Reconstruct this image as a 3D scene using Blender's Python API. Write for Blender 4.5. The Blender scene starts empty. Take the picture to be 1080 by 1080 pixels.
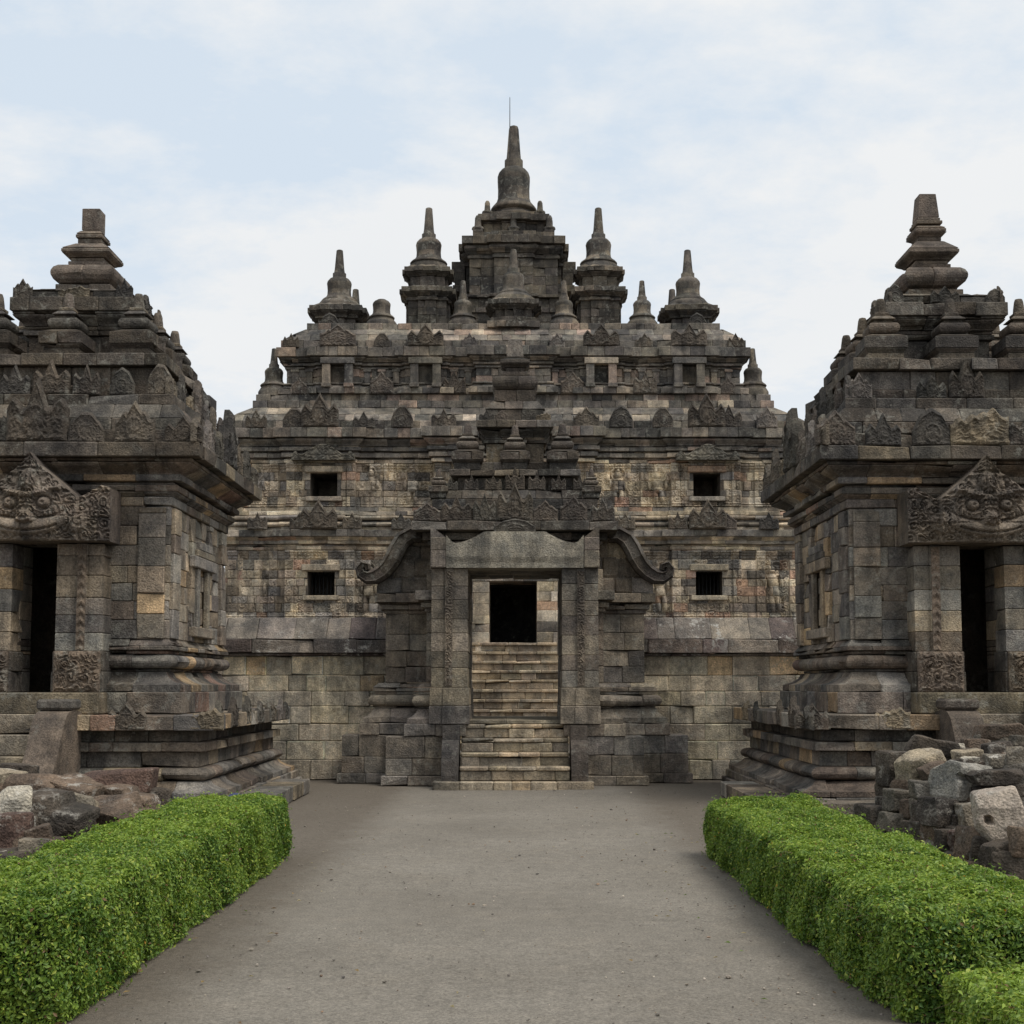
import bpy, bmesh, math, random
import numpy as np
from mathutils import Vector, noise as mnoise

# ------------------------------------------------------------------ camera, sky, sun, exposure
SC = bpy.context.scene
COL = SC.collection
R = math.radians
cam = bpy.data.cameras.new('camera'); camo = bpy.data.objects.new('camera', cam); COL.objects.link(camo)
camo.location = (0, 0, 1.65); camo.rotation_euler = (R(90 + 4.5), 0, 0)
cam.sensor_width = 36; cam.lens = 1400 / 1080 * 36
cam.shift_x = -(545 - 540) / 1080; cam.shift_y = (611.8 - 540) / 1080
cam.clip_end = 3000; cam.clip_start = .05
SC.camera = camo

SUN_AZ, SUN_EL = 128, 58           # degrees, azimuth clockwise from +Y
w = bpy.data.worlds.new('World'); SC.world = w; w.use_nodes = True
N = w.node_tree.nodes; L = w.node_tree.links; N.clear()
out = N.new('ShaderNodeOutputWorld'); bg = N.new('ShaderNodeBackground'); bg.inputs[1].default_value = .1
sky = N.new('ShaderNodeTexSky'); sky.sky_type = 'NISHITA'; sky.sun_disc = False
sky.sun_elevation = R(SUN_EL); sky.sun_rotation = R(SUN_AZ); sky.air_density = 1.0; sky.dust_density = .6
tc = N.new('ShaderNodeTexCoord'); sp = N.new('ShaderNodeSeparateXYZ'); L.new(tc.outputs['Generated'], sp.inputs[0])
mx = N.new('ShaderNodeMath'); mx.operation = 'MAXIMUM'; mx.inputs[1].default_value = 0; L.new(sp.outputs[2], mx.inputs[0])
ad = N.new('ShaderNodeMath'); ad.operation = 'ADD'; ad.inputs[1].default_value = .22; L.new(mx.outputs[0], ad.inputs[0])
cb = N.new('ShaderNodeCombineXYZ')
for k in (0, 1):
    dv = N.new('ShaderNodeMath'); dv.operation = 'DIVIDE'; L.new(sp.outputs[k], dv.inputs[0]); L.new(ad.outputs[0], dv.inputs[1]); L.new(dv.outputs[0], cb.inputs[k])
n1 = N.new('ShaderNodeTexNoise'); n1.inputs['Scale'].default_value = 1.9; n1.inputs['Detail'].default_value = 9; n1.inputs['Roughness'].default_value = .63
n1.inputs['Distortion'].default_value = .1
mp = N.new('ShaderNodeMapping'); mp.inputs['Location'].default_value = (5.5, 8.1, 0); mp.inputs['Scale'].default_value = (1.0, 1.15, 1); L.new(cb.outputs[0], mp.inputs[0]); L.new(mp.outputs[0], n1.inputs[0])
rp = N.new('ShaderNodeValToRGB'); rp.color_ramp.elements[0].position = .40; rp.color_ramp.elements[1].position = .565; L.new(n1.outputs[0], rp.inputs[0])
rp.color_ramp.elements[0].color = (.50, .50, .50, 1)
n2 = N.new('ShaderNodeTexNoise'); n2.inputs['Scale'].default_value = .9; n2.inputs['Detail'].default_value = 4; L.new(mp.outputs[0], n2.inputs[0])
cr = N.new('ShaderNodeValToRGB'); cr.color_ramp.elements[0].position = .3; cr.color_ramp.elements[1].position = .7; L.new(n2.outputs[0], cr.inputs[0])
cr.color_ramp.elements[0].color = (7.75, 7.95, 8.15, 1); cr.color_ramp.elements[1].color = (8.3, 8.4, 8.45, 1)
mixs = N.new('ShaderNodeMixRGB'); hz = N.new('ShaderNodeMapRange'); hz.inputs[1].default_value = .17; hz.inputs[2].default_value = .40; hz.inputs[3].default_value = .88; hz.inputs[4].default_value = .25; L.new(sp.outputs[2], hz.inputs[0])
mxh = N.new('ShaderNodeMath'); mxh.operation = 'MAXIMUM'; L.new(rp.outputs[0], mxh.inputs[0]); L.new(hz.outputs[0], mxh.inputs[1]); L.new(mxh.outputs[0], mixs.inputs[0])
thin = N.new('ShaderNodeMixRGB'); thin.inputs[0].default_value = .78; L.new(sky.outputs[0], thin.inputs[1]); thin.inputs[2].default_value = (5.2, 7.0, 8.9, 1); L.new(thin.outputs[0], mixs.inputs[1]); L.new(cr.outputs[0], mixs.inputs[2])
L.new(mixs.outputs[0], bg.inputs[0]); L.new(bg.outputs[0], out.inputs[0])

sl = bpy.data.lights.new('sun', 'SUN'); sl.energy = 2.3; sl.angle = R(26); sl.color = (1, .95, .87)
so = bpy.data.objects.new('sun', sl); COL.objects.link(so)
sd = Vector((math.sin(R(SUN_AZ)) * math.cos(R(SUN_EL)), math.cos(R(SUN_AZ)) * math.cos(R(SUN_EL)), math.sin(R(SUN_EL))))
so.rotation_euler = sd.to_track_quat('Z', 'Y').to_euler(); so.location = sd * 60
SC.view_settings.view_transform = 'Standard'; SC.view_settings.look = 'None'
SC.view_settings.exposure = 0.1; SC.view_settings.gamma = 1; SC.view_settings.use_curve_mapping = False
SC.cycles.max_bounces = 6

# ------------------------------------------------------------------ materials
def nodes(name):
    m = bpy.data.materials.new(name); m.use_nodes = True
    nt = m.node_tree; nt.nodes.clear()
    o = nt.nodes.new('ShaderNodeOutputMaterial'); b = nt.nodes.new('ShaderNodeBsdfPrincipled')
    nt.links.new(b.outputs[0], o.inputs[0])
    b.inputs['Specular IOR Level'].default_value = .25
    return m, nt, b

def nz(nt, vec, scale, detail=4, rough=.6):
    n = nt.nodes.new('ShaderNodeTexNoise'); n.inputs['Scale'].default_value = scale
    n.inputs['Detail'].default_value = detail; n.inputs['Roughness'].default_value = rough
    if vec is not None: nt.links.new(vec, n.inputs['Vector'])
    return n.outputs[0]

def ramp(nt, src, p0, p1, c0=(0, 0, 0), c1=(1, 1, 1)):
    r = nt.nodes.new('ShaderNodeValToRGB'); e = r.color_ramp.elements
    e[0].position = p0; e[1].position = p1; e[0].color = (*c0, 1); e[1].color = (*c1, 1)
    nt.links.new(src, r.inputs[0]); return r.outputs[0]

def mixc(nt, mode, fac, a, b):
    m = nt.nodes.new('ShaderNodeMixRGB'); m.blend_type = mode
    for i, v in ((0, fac), (1, a), (2, b)):
        if isinstance(v, (int, float)): m.inputs[i].default_value = v
        elif isinstance(v, tuple): m.inputs[i].default_value = (*v, 1)
        else: nt.links.new(v, m.inputs[i])
    return m.outputs[0]

def stone_mat(name, lichen=.25, streak=.5, bump=.5, objrand=False, scale=1.0, lich=(.36, .35, .30)):
    m, nt, b = nodes(name)
    at = nt.nodes.new('ShaderNodeAttribute'); at.attribute_name = 'tint'
    g = nt.nodes.new('ShaderNodeNewGeometry'); P = g.outputs['Position']
    c = at.outputs['Color']
    if objrand:
        oi = nt.nodes.new('ShaderNodeObjectInfo')
        c = mixc(nt, 'MULTIPLY', 1.0, c, ramp(nt, oi.outputs['Random'], 0, 1, (.78, .78, .8), (1.16, 1.14, 1.1)))
    c = mixc(nt, 'MULTIPLY', 1.0, c, ramp(nt, nz(nt, P, 3.1 * scale, 8, .68), .36, .64, (.62, .64, .66), (1.42, 1.38, 1.30)))
    c = mixc(nt, 'MULTIPLY', 1.0, c, ramp(nt, nz(nt, P, 42 * scale, 5, .7), .36, .64, (.66, .66, .66), (1.34, 1.34, 1.34)))
    c = mixc(nt, 'MULTIPLY', 1.0, c, ramp(nt, nz(nt, P, .75, 6, .65), .38, .62, (.66, .67, .69), (1.32, 1.29, 1.22)))
    # rain streaks and black algae, with a shape of their own
    mp = nt.nodes.new('ShaderNodeMapping'); mp.inputs['Scale'].default_value = (1.7, 1.7, .32); nt.links.new(P, mp.inputs[0])
    st = ramp(nt, nz(nt, mp.outputs[0], 1.6, 8, .70), .48, .60)
    c = mixc(nt, 'MULTIPLY', mixc(nt, 'MULTIPLY', 1.0, st, (streak,) * 3), c, (.40, .40, .41))
    # moss hint
    ms = ramp(nt, nz(nt, P, 1.1, 5, .6), .56, .72)
    c = mixc(nt, 'MIX', mixc(nt, 'MULTIPLY', 1.0, ms, (.12,) * 3), c, (.085, .086, .060))
    # pale lichen
    l1 = ramp(nt, nz(nt, P, 7.5 * scale, 9, .74), .53, .60); l2 = ramp(nt, nz(nt, P, .9, 4, .55), .44, .56)
    c = mixc(nt, 'MIX', mixc(nt, 'MULTIPLY', 1.0, mixc(nt, 'MULTIPLY', 1.0, l1, l2), (lichen,) * 3), c, lich)
    nt.links.new(c, b.inputs['Base Color'])
    b.inputs['Roughness'].default_value = .92
    n1 = nz(nt, P, 14 * scale, 8, .68); vo = nt.nodes.new('ShaderNodeTexVoronoi'); vo.inputs['Scale'].default_value = 48 * scale; nt.links.new(P, vo.inputs['Vector'])
    hh = mixc(nt, 'MIX', .22, n1, vo.outputs['Distance'])
    bp = nt.nodes.new('ShaderNodeBump'); bp.inputs['Strength'].default_value = bump; bp.inputs['Distance'].default_value = .05
    nt.links.new(hh, bp.inputs['Height']); nt.links.new(bp.outputs[0], b.inputs['Normal'])
    return m

M_STONE = stone_mat('weathered_andesite', .34, .62, .75)
M_CARVE = stone_mat('carved_andesite', .32, .4, .9, True)
M_WALL = stone_mat('lichen_wall_stone', .55, .62, .8, lich=(.42, .40, .33))
M_COPE = stone_mat('lichen_coping_stone', 1.0, .45, .9, lich=(.42, .40, .36))
M_RUB = stone_mat('rubble_stone', .8, .3, 1.0, lich=(.42, .39, .34))
M_PALE = stone_mat('lichen_covered_rubble', 1.0, .1, 1.0, lich=(.60, .56, .49))

def ground_mat():
    m, nt, b = nodes('packed_grit_path')
    g = nt.nodes.new('ShaderNodeNewGeometry'); P = g.outputs['Position']
    c = ramp(nt, nz(nt, P, .55, 7, .62), .3, .7, (.172, .154, .128), (.232, .210, .177))
    tr = ramp(nt, nz(nt, P, 1.6, 6, .65), .52, .72)
    c = mixc(nt, 'MIX', mixc(nt, 'MULTIPLY', 1.0, tr, (.5,) * 3), c, (.222, .194, .156))
    c = mixc(nt, 'MULTIPLY', 1.0, c, ramp(nt, nz(nt, P, 60, 6, .8), .36, .64, (.58, .58, .58), (1.42, 1.42, 1.42)))
    c = mixc(nt, 'MULTIPLY', 1.0, c, ramp(nt, nz(nt, P, 9, 5, .7), .3, .7, (.85, .85, .85), (1.14, 1.13, 1.12)))
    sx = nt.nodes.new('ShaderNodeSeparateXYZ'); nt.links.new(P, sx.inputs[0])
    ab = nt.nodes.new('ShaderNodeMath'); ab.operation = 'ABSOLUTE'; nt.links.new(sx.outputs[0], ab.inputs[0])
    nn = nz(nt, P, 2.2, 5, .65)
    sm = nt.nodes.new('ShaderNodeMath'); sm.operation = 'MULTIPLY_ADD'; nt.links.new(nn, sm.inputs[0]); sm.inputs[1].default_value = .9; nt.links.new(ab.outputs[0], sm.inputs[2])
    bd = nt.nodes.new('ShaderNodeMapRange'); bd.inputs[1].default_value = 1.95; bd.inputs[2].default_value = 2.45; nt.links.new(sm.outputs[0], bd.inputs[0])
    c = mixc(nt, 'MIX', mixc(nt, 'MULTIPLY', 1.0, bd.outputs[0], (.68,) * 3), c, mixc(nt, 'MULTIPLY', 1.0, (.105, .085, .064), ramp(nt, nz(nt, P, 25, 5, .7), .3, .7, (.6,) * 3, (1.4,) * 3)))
    nt.links.new(c, b.inputs['Base Color']); b.inputs['Roughness'].default_value = .95
    hh = mixc(nt, 'MIX', .45, nz(nt, P, 5, 8, .7), nz(nt, P, 90, 3, .7))
    bp = nt.nodes.new('ShaderNodeBump'); bp.inputs['Strength'].default_value = .7; bp.inputs['Distance'].default_value = .03
    nt.links.new(hh, bp.inputs['Height']); nt.links.new(bp.outputs[0], b.inputs['Normal'])
    return m
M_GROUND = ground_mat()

def leaf_mat():
    m, nt, b = nodes('hedge_leaf')
    at = nt.nodes.new('ShaderNodeAttribute'); at.attribute_name = 'tint'
    nt.links.new(at.outputs['Color'], b.inputs['Base Color']); b.inputs['Roughness'].default_value = .42
    b.inputs['Specular IOR Level'].default_value = .35
    t = nt.nodes.new('ShaderNodeBsdfTranslucent'); nt.links.new(at.outputs['Color'], t.inputs[0])
    mx = nt.nodes.new('ShaderNodeMixShader'); mx.inputs[0].default_value = .35
    o = [n for n in nt.nodes if n.type == 'OUTPUT_MATERIAL'][0]
    nt.links.new(b.outputs[0], mx.inputs[1]); nt.links.new(t.outputs[0], mx.inputs[2]); nt.links.new(mx.outputs[0], o.inputs[0])
    return m
M_LEAF = leaf_mat()

def plain(name, col, rough=.8, metal=0):
    m, nt, b = nodes(name)
    g = nt.nodes.new('ShaderNodeNewGeometry')
    c = mixc(nt, 'MULTIPLY', 1.0, col, ramp(nt, nz(nt, g.outputs['Position'], 18, 4), .3, .7, (.75,) * 3, (1.2,) * 3))
    nt.links.new(c, b.inputs['Base Color']); b.inputs['Roughness'].default_value = rough; b.inputs['Metallic'].default_value = metal
    return m
M_TWIG = plain('twig_bark', (.24, .18, .12))
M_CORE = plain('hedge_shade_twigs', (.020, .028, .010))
M_IRON = plain('dark_iron', (.03, .03, .03), .6, .3)
M_BLUE = plain('blue_plastic', (.045, .055, .14), .6)
M_PEB = stone_mat('path_gravel', .1, 0, .3)

# palettes: (weight, linear albedo)
P_SHRINE = [(5, (0.15, 0.135, 0.117)), (3, (0.124, 0.104, 0.086)), (3, (0.176, 0.171, 0.159)), (1.3, (0.257, 0.22, 0.168)), (0.5, (0.307, 0.235, 0.153)), (0.35, (0.207, 0.144, 0.117)), (2, (0.106, 0.103, 0.097))]
P_WALLB = [(5, (0.218, 0.199, 0.17)), (3, (0.171, 0.148, 0.121)), (3, (0.223, 0.22, 0.203)), (2.2, (0.33, 0.282, 0.213)), (0.7, (0.379, 0.291, 0.189)), (2, (0.131, 0.125, 0.118))]
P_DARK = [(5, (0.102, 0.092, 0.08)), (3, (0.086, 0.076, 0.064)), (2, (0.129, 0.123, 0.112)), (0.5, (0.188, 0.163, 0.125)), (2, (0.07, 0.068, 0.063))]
P_MAIN = [(5, (.35, .31, .245)), (4, (.285, .245, .195)), (2, (.235, .225, .205)), (3.4, (.45, .395, .30)), (1.2, (.37, .265, .20)), (1.2, (.135, .126, .113)), (1.2, (.50, .455, .37))]
P_MROOF = [(5, (0.164, 0.156, 0.139)), (3, (0.131, 0.124, 0.113)), (2, (0.219, 0.195, 0.166)), (1, (0.267, 0.215, 0.182)), (2, (0.101, 0.1, 0.096)), (0.6, (0.323, 0.288, 0.243))]
P_TOWER = [(5, (0.087, 0.081, 0.073)), (3, (0.104, 0.096, 0.082)), (2, (0.067, 0.066, 0.062)), (0.6, (0.174, 0.155, 0.124)), (0.8, (0.13, 0.115, 0.094))]
P_PER = [(5, (0.444, 0.408, 0.332)), (3, (0.5, 0.456, 0.354)), (2, (0.356, 0.332, 0.272)), (1, (0.522, 0.421, 0.275)), (1, (0.278, 0.263, 0.226))]
P_COPE = [(3, (0.166, 0.155, 0.143)), (2, (0.136, 0.116, 0.111)), (2, (0.211, 0.194, 0.174))]
P_GATE = [(5, (0.195, 0.178, 0.152)), (3, (0.16, 0.142, 0.121)), (2, (0.213, 0.205, 0.187)), (1.4, (0.265, 0.239, 0.194)), (1.5, (0.13, 0.123, 0.113))]
P_STEP = [(4, (0.258, 0.229, 0.178)), (2, (0.217, 0.2, 0.165)), (1, (0.303, 0.25, 0.185))]

def pick(pal, rng, var=.22):
    t = rng.random() * sum(p[0] for p in pal)
    for wgt, c in pal:
        t -= wgt
        if t <= 0: break
    k = 1 + rng.uniform(-var, var)
    return (c[0] * k * 1.04, c[1] * k * rng.uniform(.975, 1.0), c[2] * k * rng.uniform(.93, 1.01), 1)

# ------------------------------------------------------------------ objects and tags
ORG = {}
def thing(name, label, cat, loc=(0, 0, 0), group=None):
    o = bpy.data.objects.new(name, None); COL.objects.link(o); o.location = loc; o.empty_display_size = .3
    o['label'] = label; o['category'] = cat
    if group: o['group'] = group
    ORG[o.name] = (Vector(loc))
    return o

class MB:
    def __init__(s): s.v = []; s.f = []; s.c = []; s.s = []
    def add(s, vs, fs, col, smooth=False):
        b = len(s.v); s.v.extend(vs)
        for f in fs: s.f.append([b + i for i in f])
        if isinstance(col, list): s.c.extend(col)
        else: s.c.extend([col] * len(fs))
        s.s.extend([smooth] * len(fs))
    def build(s, name, mat, parent=None, origin=None, loc=None):
        me = bpy.data.meshes.new(name)
        org = ORG[parent.name] if (parent is not None and parent.name in ORG) else Vector((0, 0, 0))
        if origin is not None: org = Vector(origin)
        me.from_pydata([(x - org[0], y - org[1], z - org[2]) for x, y, z in s.v], [], s.f)
        a = me.attributes.new('tint', 'FLOAT_COLOR', 'FACE')
        a.data.foreach_set('color', np.array(s.c, dtype=np.float32).ravel())
        me.polygons.foreach_set('use_smooth', s.s)
        me.materials.append(mat); me.update()
        o = bpy.data.objects.new(name, me); COL.objects.link(o)
        if parent is not None:
            o.parent = parent; ORG[o.name] = org
        elif origin is not None: o.location = origin
        return o

def copy_obj(src, parent, loc, rz=0, scale=(1, 1, 1)):
    o = src.copy(); COL.objects.link(o); o.parent = parent; o.location = loc; o.rotation_euler = (0, 0, rz); o.scale = scale
    return o

# ------------------------------------------------------------------ masonry
class Path:
    """plan outline; outward is to the right of the walking direction"""
    def __init__(s, pts, closed=True):
        s.p = [Vector(p) for p in pts]; s.closed = closed; n = len(s.p)
        ne = n if closed else n - 1
        s.d = []; s.n = []
        for i in range(ne):
            d = (s.p[(i + 1) % n] - s.p[i]).normalized(); s.d.append(d); s.n.append(Vector((d.y, -d.x)))
        s.m = []
        for i in range(n):
            if closed: a, b = s.n[(i - 1) % ne], s.n[i % ne]
            elif i == 0: a = b = s.n[0]
            elif i == n - 1: a = b = s.n[-1]
            else: a, b = s.n[i - 1], s.n[i]
            s.m.append((a + b) / (1 + a.dot(b)))
        s.ne = ne

def rect(x0, x1, y0, y1): return Path([(x0, y0), (x1, y0), (x1, y1), (x0, y1)])
def sq(cx, cy, h): return rect(cx - h, cx + h, cy - h, cy + h)

def course(mb, path, prof, bl, pal, rng, back=.6, gap=.005, jit=.008, ch=.013, solid=False, minback=None, var=.22):
    n = len(path.p); omax = max(o for o, z in prof); omin = min(o for o, z in prof)
    z0 = min(z for o, z in prof); z1 = max(z for o, z in prof); zc = (z0 + z1) / 2
    bo = omin - back
    if minback is not None: bo = max(bo, minback)
    loop = list(prof) + [(bo, z1 - .002), (bo, z0 + .002)]
    nl = len(loop)
    carry = None
    for i in range(path.ne):
        j = (i + 1) % n; d = path.d[i]; nn = path.n[i]
        P = path.p[i]; Q = path.p[j]; A = P + path.m[i] * omax; B = Q + path.m[j] * omax
        Ln = (B - A).dot(d)
        if Ln < .02: Ln = .02
        k = max(1, round(Ln / bl * rng.uniform(.9, 1.1)))
        ws = [rng.uniform(.6, 1.4) for _ in range(k)]; t = sum(ws); cut = [0]
        for x in ws: cut.append(cut[-1] + x / t * Ln)
        for b in range(k):
            s0, s1 = cut[b], cut[b + 1]
            cs = (b == 0 and (path.closed or i > 0)); ce = (b == k - 1 and (path.closed or i < path.ne - 1))
            col = carry if (b == 0 and carry is not None and cs) else pick(pal, rng, var)
            if b == k - 1: carry = col if ce else None
            jo = rng.uniform(-jit, jit); wear = rng.uniform(.95, 1.4)
            c = min(ch, (s1 - s0) * .2)
            rings = []
            if cs: rings.append(('c', i, 0))
            else: rings += [('s', s0 + gap / 2, 1), ('s', s0 + gap / 2 + c, 0)]
            if ce: rings.append(('c', j, 0))
            else: rings += [('s', s1 - gap / 2 - c, 0), ('s', s1 - gap / 2, 1)]
            cr_ = rng.choice((1, -2)) if rng.random() < .34 else None; cq = rng.choice((0, 1)); camt = rng.uniform(.015, .05)
            vs = []
            tilt = rng.uniform(-jit, jit) * .6
            for ri, (kind, val, shr) in enumerate(rings):
                for q, (o, z) in enumerate(loop):
                    isb = q >= len(prof)
                    o2 = o - (ch * .8 if (shr and not isb) else 0); z2 = zc + (z - zc) * (1 - (ch * .5 / max(.05, z1 - z0) if shr else 0))
                    if cr_ is not None and kind == 's' and not isb and ri in (cr_ % len(rings), (cr_ + (-1 if cr_ == 1 else 1)) % len(rings)):
                        tq = q / max(1, len(prof) - 1)
                        if (tq < .4) if cq == 0 else (tq > .6): o2 -= camt; z2 += camt * .5 * (1 if cq == 0 else -1)
                    if kind == 'c':
                        p = path.p[val] + path.m[val] * o2
                    else:
                        p = A + d * val + nn * (o2 - omax + (0 if isb else jo + tilt * (1 if val > (s0 + s1) / 2 else -1)))
                        if not isb and not shr:
                            p = p + nn * rng.uniform(-.003, .003); z2 += rng.uniform(-.003, .003)
                    vs.append((p.x, p.y, z2))
            fs = []; nr = len(rings)
            for r in range(nr - 1):
                for q in range(nl):
                    q2 = (q + 1) % nl
                    fs.append((r * nl + q, (r + 1) * nl + q, (r + 1) * nl + q2, r * nl + q2))
            if not cs: fs.append(tuple(range(nl)))
            if not ce: fs.append(tuple((nr - 1) * nl + q for q in reversed(range(nl))))
            wc = tuple(min(.6, x * wear) for x in col[:3]) + (1,); cl = []
            for r in range(nr - 1):
                er = (r == 0 and not cs) or (r == nr - 2 and not ce)
                for q in range(nl): cl.append(wc if (er and q < len(prof)) or q in (0, len(prof) - 2) and len(prof) == 4 else col)
            cl += [col] * (len(fs) - len(cl)); mb.add(vs, fs, cl)

def p_flat(z0, z1, o, c=.011): return [(o - c, z0 + .003), (o, z0 + c), (o, z1 - c), (o - c, z1 - .002)]
def p_torus(z0, z1, o, b):
    return [(o + b * math.sqrt(max(0, 1 - (2 * t - 1) ** 2)), z0 + .003 + (z1 - z0 - .005) * t) for t in (0, .06, .2, .38, .5, .62, .8, .94, 1)]
def p_bell(z0, z1, o0, o1):        # out at the bottom, sweeps in towards the top (or the reverse)
    return [(o0 + (o1 - o0) * (t * t * (3 - 2 * t)) , z0 + .003 + (z1 - z0 - .005) * t) for t in (0, .12, .3, .5, .7, .88, 1)]
def p_slope(z0, z1, o0, o1, c=.012): return [(o0 - c, z0 + .003), (o0, z0 + c), (o1 + c * .4, z1 - c), (o1 - c, z1 - .002)]
def p_drop(z0, z1, o0, o1): return [(o0, z0 + .003), (o0, z0 + (z1 - z0) * .35), (o0 + (o1 - o0) * .45, z0 + (z1 - z0) * .48), (o0 + (o1 - o0) * .85, z0 + (z1 - z0) * .72), (o1, z1 - .01), (o1 - .01, z1 - .002)]

def stack(mb, path, base, spec, pal, rng, bl=.42, back=.6, **kw):
    """spec rows: (kind, z0, z1, halfwidth(s)...) ; base = half width that is offset 0"""
    for row in spec:
        k, z0, z1 = row[:3]; a = [x - base for x in row[3:5]]
        pl = row[5] if len(row) > 5 else pal
        if k == 'f': pr = p_flat(z0, z1, a[0])
        elif k == 't': pr = p_torus(z0, z1, a[0], row[4])
        elif k == 'b': pr = p_bell(z0, z1, a[0], a[1])
        elif k == 's': pr = p_slope(z0, z1, a[0], a[1])
        elif k == 'd': pr = p_drop(z0, z1, a[0], a[1])
        elif k == 'w':          # plain wall in several courses
            nc = max(1, round((z1 - z0) / .27)); hs = [rng.uniform(.8, 1.2) for _ in range(nc)]; t = sum(hs); z = z0
            for h in hs:
                h *= (z1 - z0) / t
                course(mb, path, p_flat(z, z + h, a[0]), bl, pl, rng, back, **kw); z += h
            continue
        course(mb, path, pr, bl, pl, rng, back, **kw)

def box(mb, x0, x1, y0, y1, z0, z1, col, c=.012):
    bm = bmesh.new(); bmesh.ops.create_cube(bm, size=1)
    for v in bm.verts: v.co = Vector(((x0 + x1) / 2 + v.co.x * (x1 - x0), (y0 + y1) / 2 + v.co.y * (y1 - y0), (z0 + z1) / 2 + v.co.z * (z1 - z0)))
    if c: bmesh.ops.bevel(bm, geom=list(bm.edges), offset=min(c, (x1 - x0) * .3, (y1 - y0) * .3, (z1 - z0) * .3), segments=1, affect='EDGES')
    bm.verts.index_update()
    mb.add([tuple(v.co) for v in bm.verts], [[v.index for v in f.verts] for f in bm.faces], col); bm.free()

def lathe(mb, cx, cy, prof, pal, rng, n=24, fb=6):
    """round bell in coursed stone: prof [(r,z)...]; neighbouring facets share a tint per stone"""
    nb = len(prof); vs = []
    for r, z in prof:
        for k in range(n):
            a = 2 * math.pi * k / n; vs.append((cx + r * math.cos(a), cy + r * math.sin(a), z))
    fs = []; cs = []
    tints = {}; course_of = []; zc = 0; last = prof[0][1]; cid = 0
    for i in range(nb - 1):
        if prof[i + 1][1] - last > .28: cid += 1; last = prof[i][1]
        course_of.append(cid)
    for i in range(nb - 1):
        for k in range(n):
            k2 = (k + 1) % n
            fs.append((i * n + k, i * n + k2, (i + 1) * n + k2, (i + 1) * n + k))
            key = (course_of[i], ((k + course_of[i] * 2) % n) // fb)
            if key not in tints: tints[key] = pick(pal, rng)
            cs.append(tints[key])
    fs.append(tuple((nb - 1) * n + k for k in range(n))); cs.append(cs[-1])
    mb.add(vs, fs, cs, True)

# value noise (numpy)
def vnoise(x, y, seed=0):
    xi = np.floor(x).astype(int); yi = np.floor(y).astype(int); fx = x - xi; fy = y - yi
    fx = fx * fx * (3 - 2 * fx); fy = fy * fy * (3 - 2 * fy)
    def hsh(a, b):
        h = (a * 374761393 + b * 668265263 + seed * 1442695041) & 0xffffffff
        h = ((h ^ (h >> 13)) * 1274126177) & 0xffffffff
        return ((h ^ (h >> 16)) & 0xffff) / 65535.0
    return (hsh(xi, yi) * (1 - fx) + hsh(xi + 1, yi) * fx) * (1 - fy) + (hsh(xi, yi + 1) * (1 - fx) + hsh(xi + 1, yi + 1) * fx) * fy

def scroll(u, z, cell, seed=0):
    """carved tendril pattern: a field of spirals turning alternately left and right"""
    wu = vnoise(u / cell * 1.3 + 7, z / cell * 1.3 + 3, 31) - .5; wz = vnoise(u / cell * 1.3 + 27, z / cell * 1.3 + 13, 32) - .5
    u = u + wu * cell * .75; z = z + wz * cell * .75
    ci = np.floor(u / cell); cj = np.floor(z / cell)
    du = u / cell - ci - .5; dz = z / cell - cj - .5
    r = np.sqrt(du * du + dz * dz) + 1e-6; th = np.arctan2(dz, du)
    sg = np.where((ci + cj + seed) % 2 == 0, 1, -1)
    v = np.sin(r * 19 + th * sg) * np.clip(1.25 - r * 1.5, 0, 1) + .5 * (1 - np.clip(r * 5, 0, 1))
    return np.clip(v * .8 + .4 * (vnoise(u / cell * 3.1, z / cell * 3.1, seed) - .5), -1, 1)

def slabT(mb, u0, u1, nu, nv, T, H, depth, tf, colf, smooth=False):
    """carved slab: columns over u, each T(u) tall, front pushed out by H(u,z) (metres); tf maps (u, out, z) to a point"""
    us = np.linspace(u0, u1, nu + 1); tt = np.array([T(x) for x in us])
    U = np.repeat(us[:, None], nv + 1, 1); Z = tt[:, None] * np.linspace(0, 1, nv + 1)[None, :]
    D = H(U, Z)
    vs = [tf(U[i, j], D[i, j], Z[i, j]) for i in range(nu + 1) for j in range(nv + 1)]
    nf = len(vs); idx = lambda i, j: i * (nv + 1) + j
    fs = []; cs = []
    for i in range(nu):
        for j in range(nv):
            fs.append((idx(i, j), idx(i + 1, j), idx(i + 1, j + 1), idx(i, j + 1)))
            cs.append(colf((us[i] + us[i + 1]) / 2, (Z[i, j] + Z[i + 1, j + 1]) / 2))
    bt = [tf(us[i], -depth, tt[i]) for i in range(nu + 1)]; bb = [tf(us[i], -depth, 0) for i in range(nu + 1)]
    a = nf; b = nf + nu + 1; vs += bt + bb; cc = colf(us[0], 0)
    for i in range(nu):
        fs.append((idx(i, nv), idx(i + 1, nv), a + i + 1, a + i)); cs.append(colf(us[i], tt[i]))
        fs.append((idx(i + 1, 0), idx(i, 0), b + i, b + i + 1)); cs.append(cc)
        fs.append((a + i, a + i + 1, b + i + 1, b + i)); cs.append(cc)
    fs.append(tuple([idx(0, j) for j in range(nv, -1, -1)][::-1]) + (b, a)[::-1] if False else tuple(idx(0, j) for j in range(nv + 1)) + (a, b)); cs.append(cc)
    fs.append(tuple(idx(nu, j) for j in range(nv, -1, -1)) + (b + nu, a + nu)); cs.append(colf(us[-1], 0))
    mb.add(vs, fs, cs, smooth)

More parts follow.
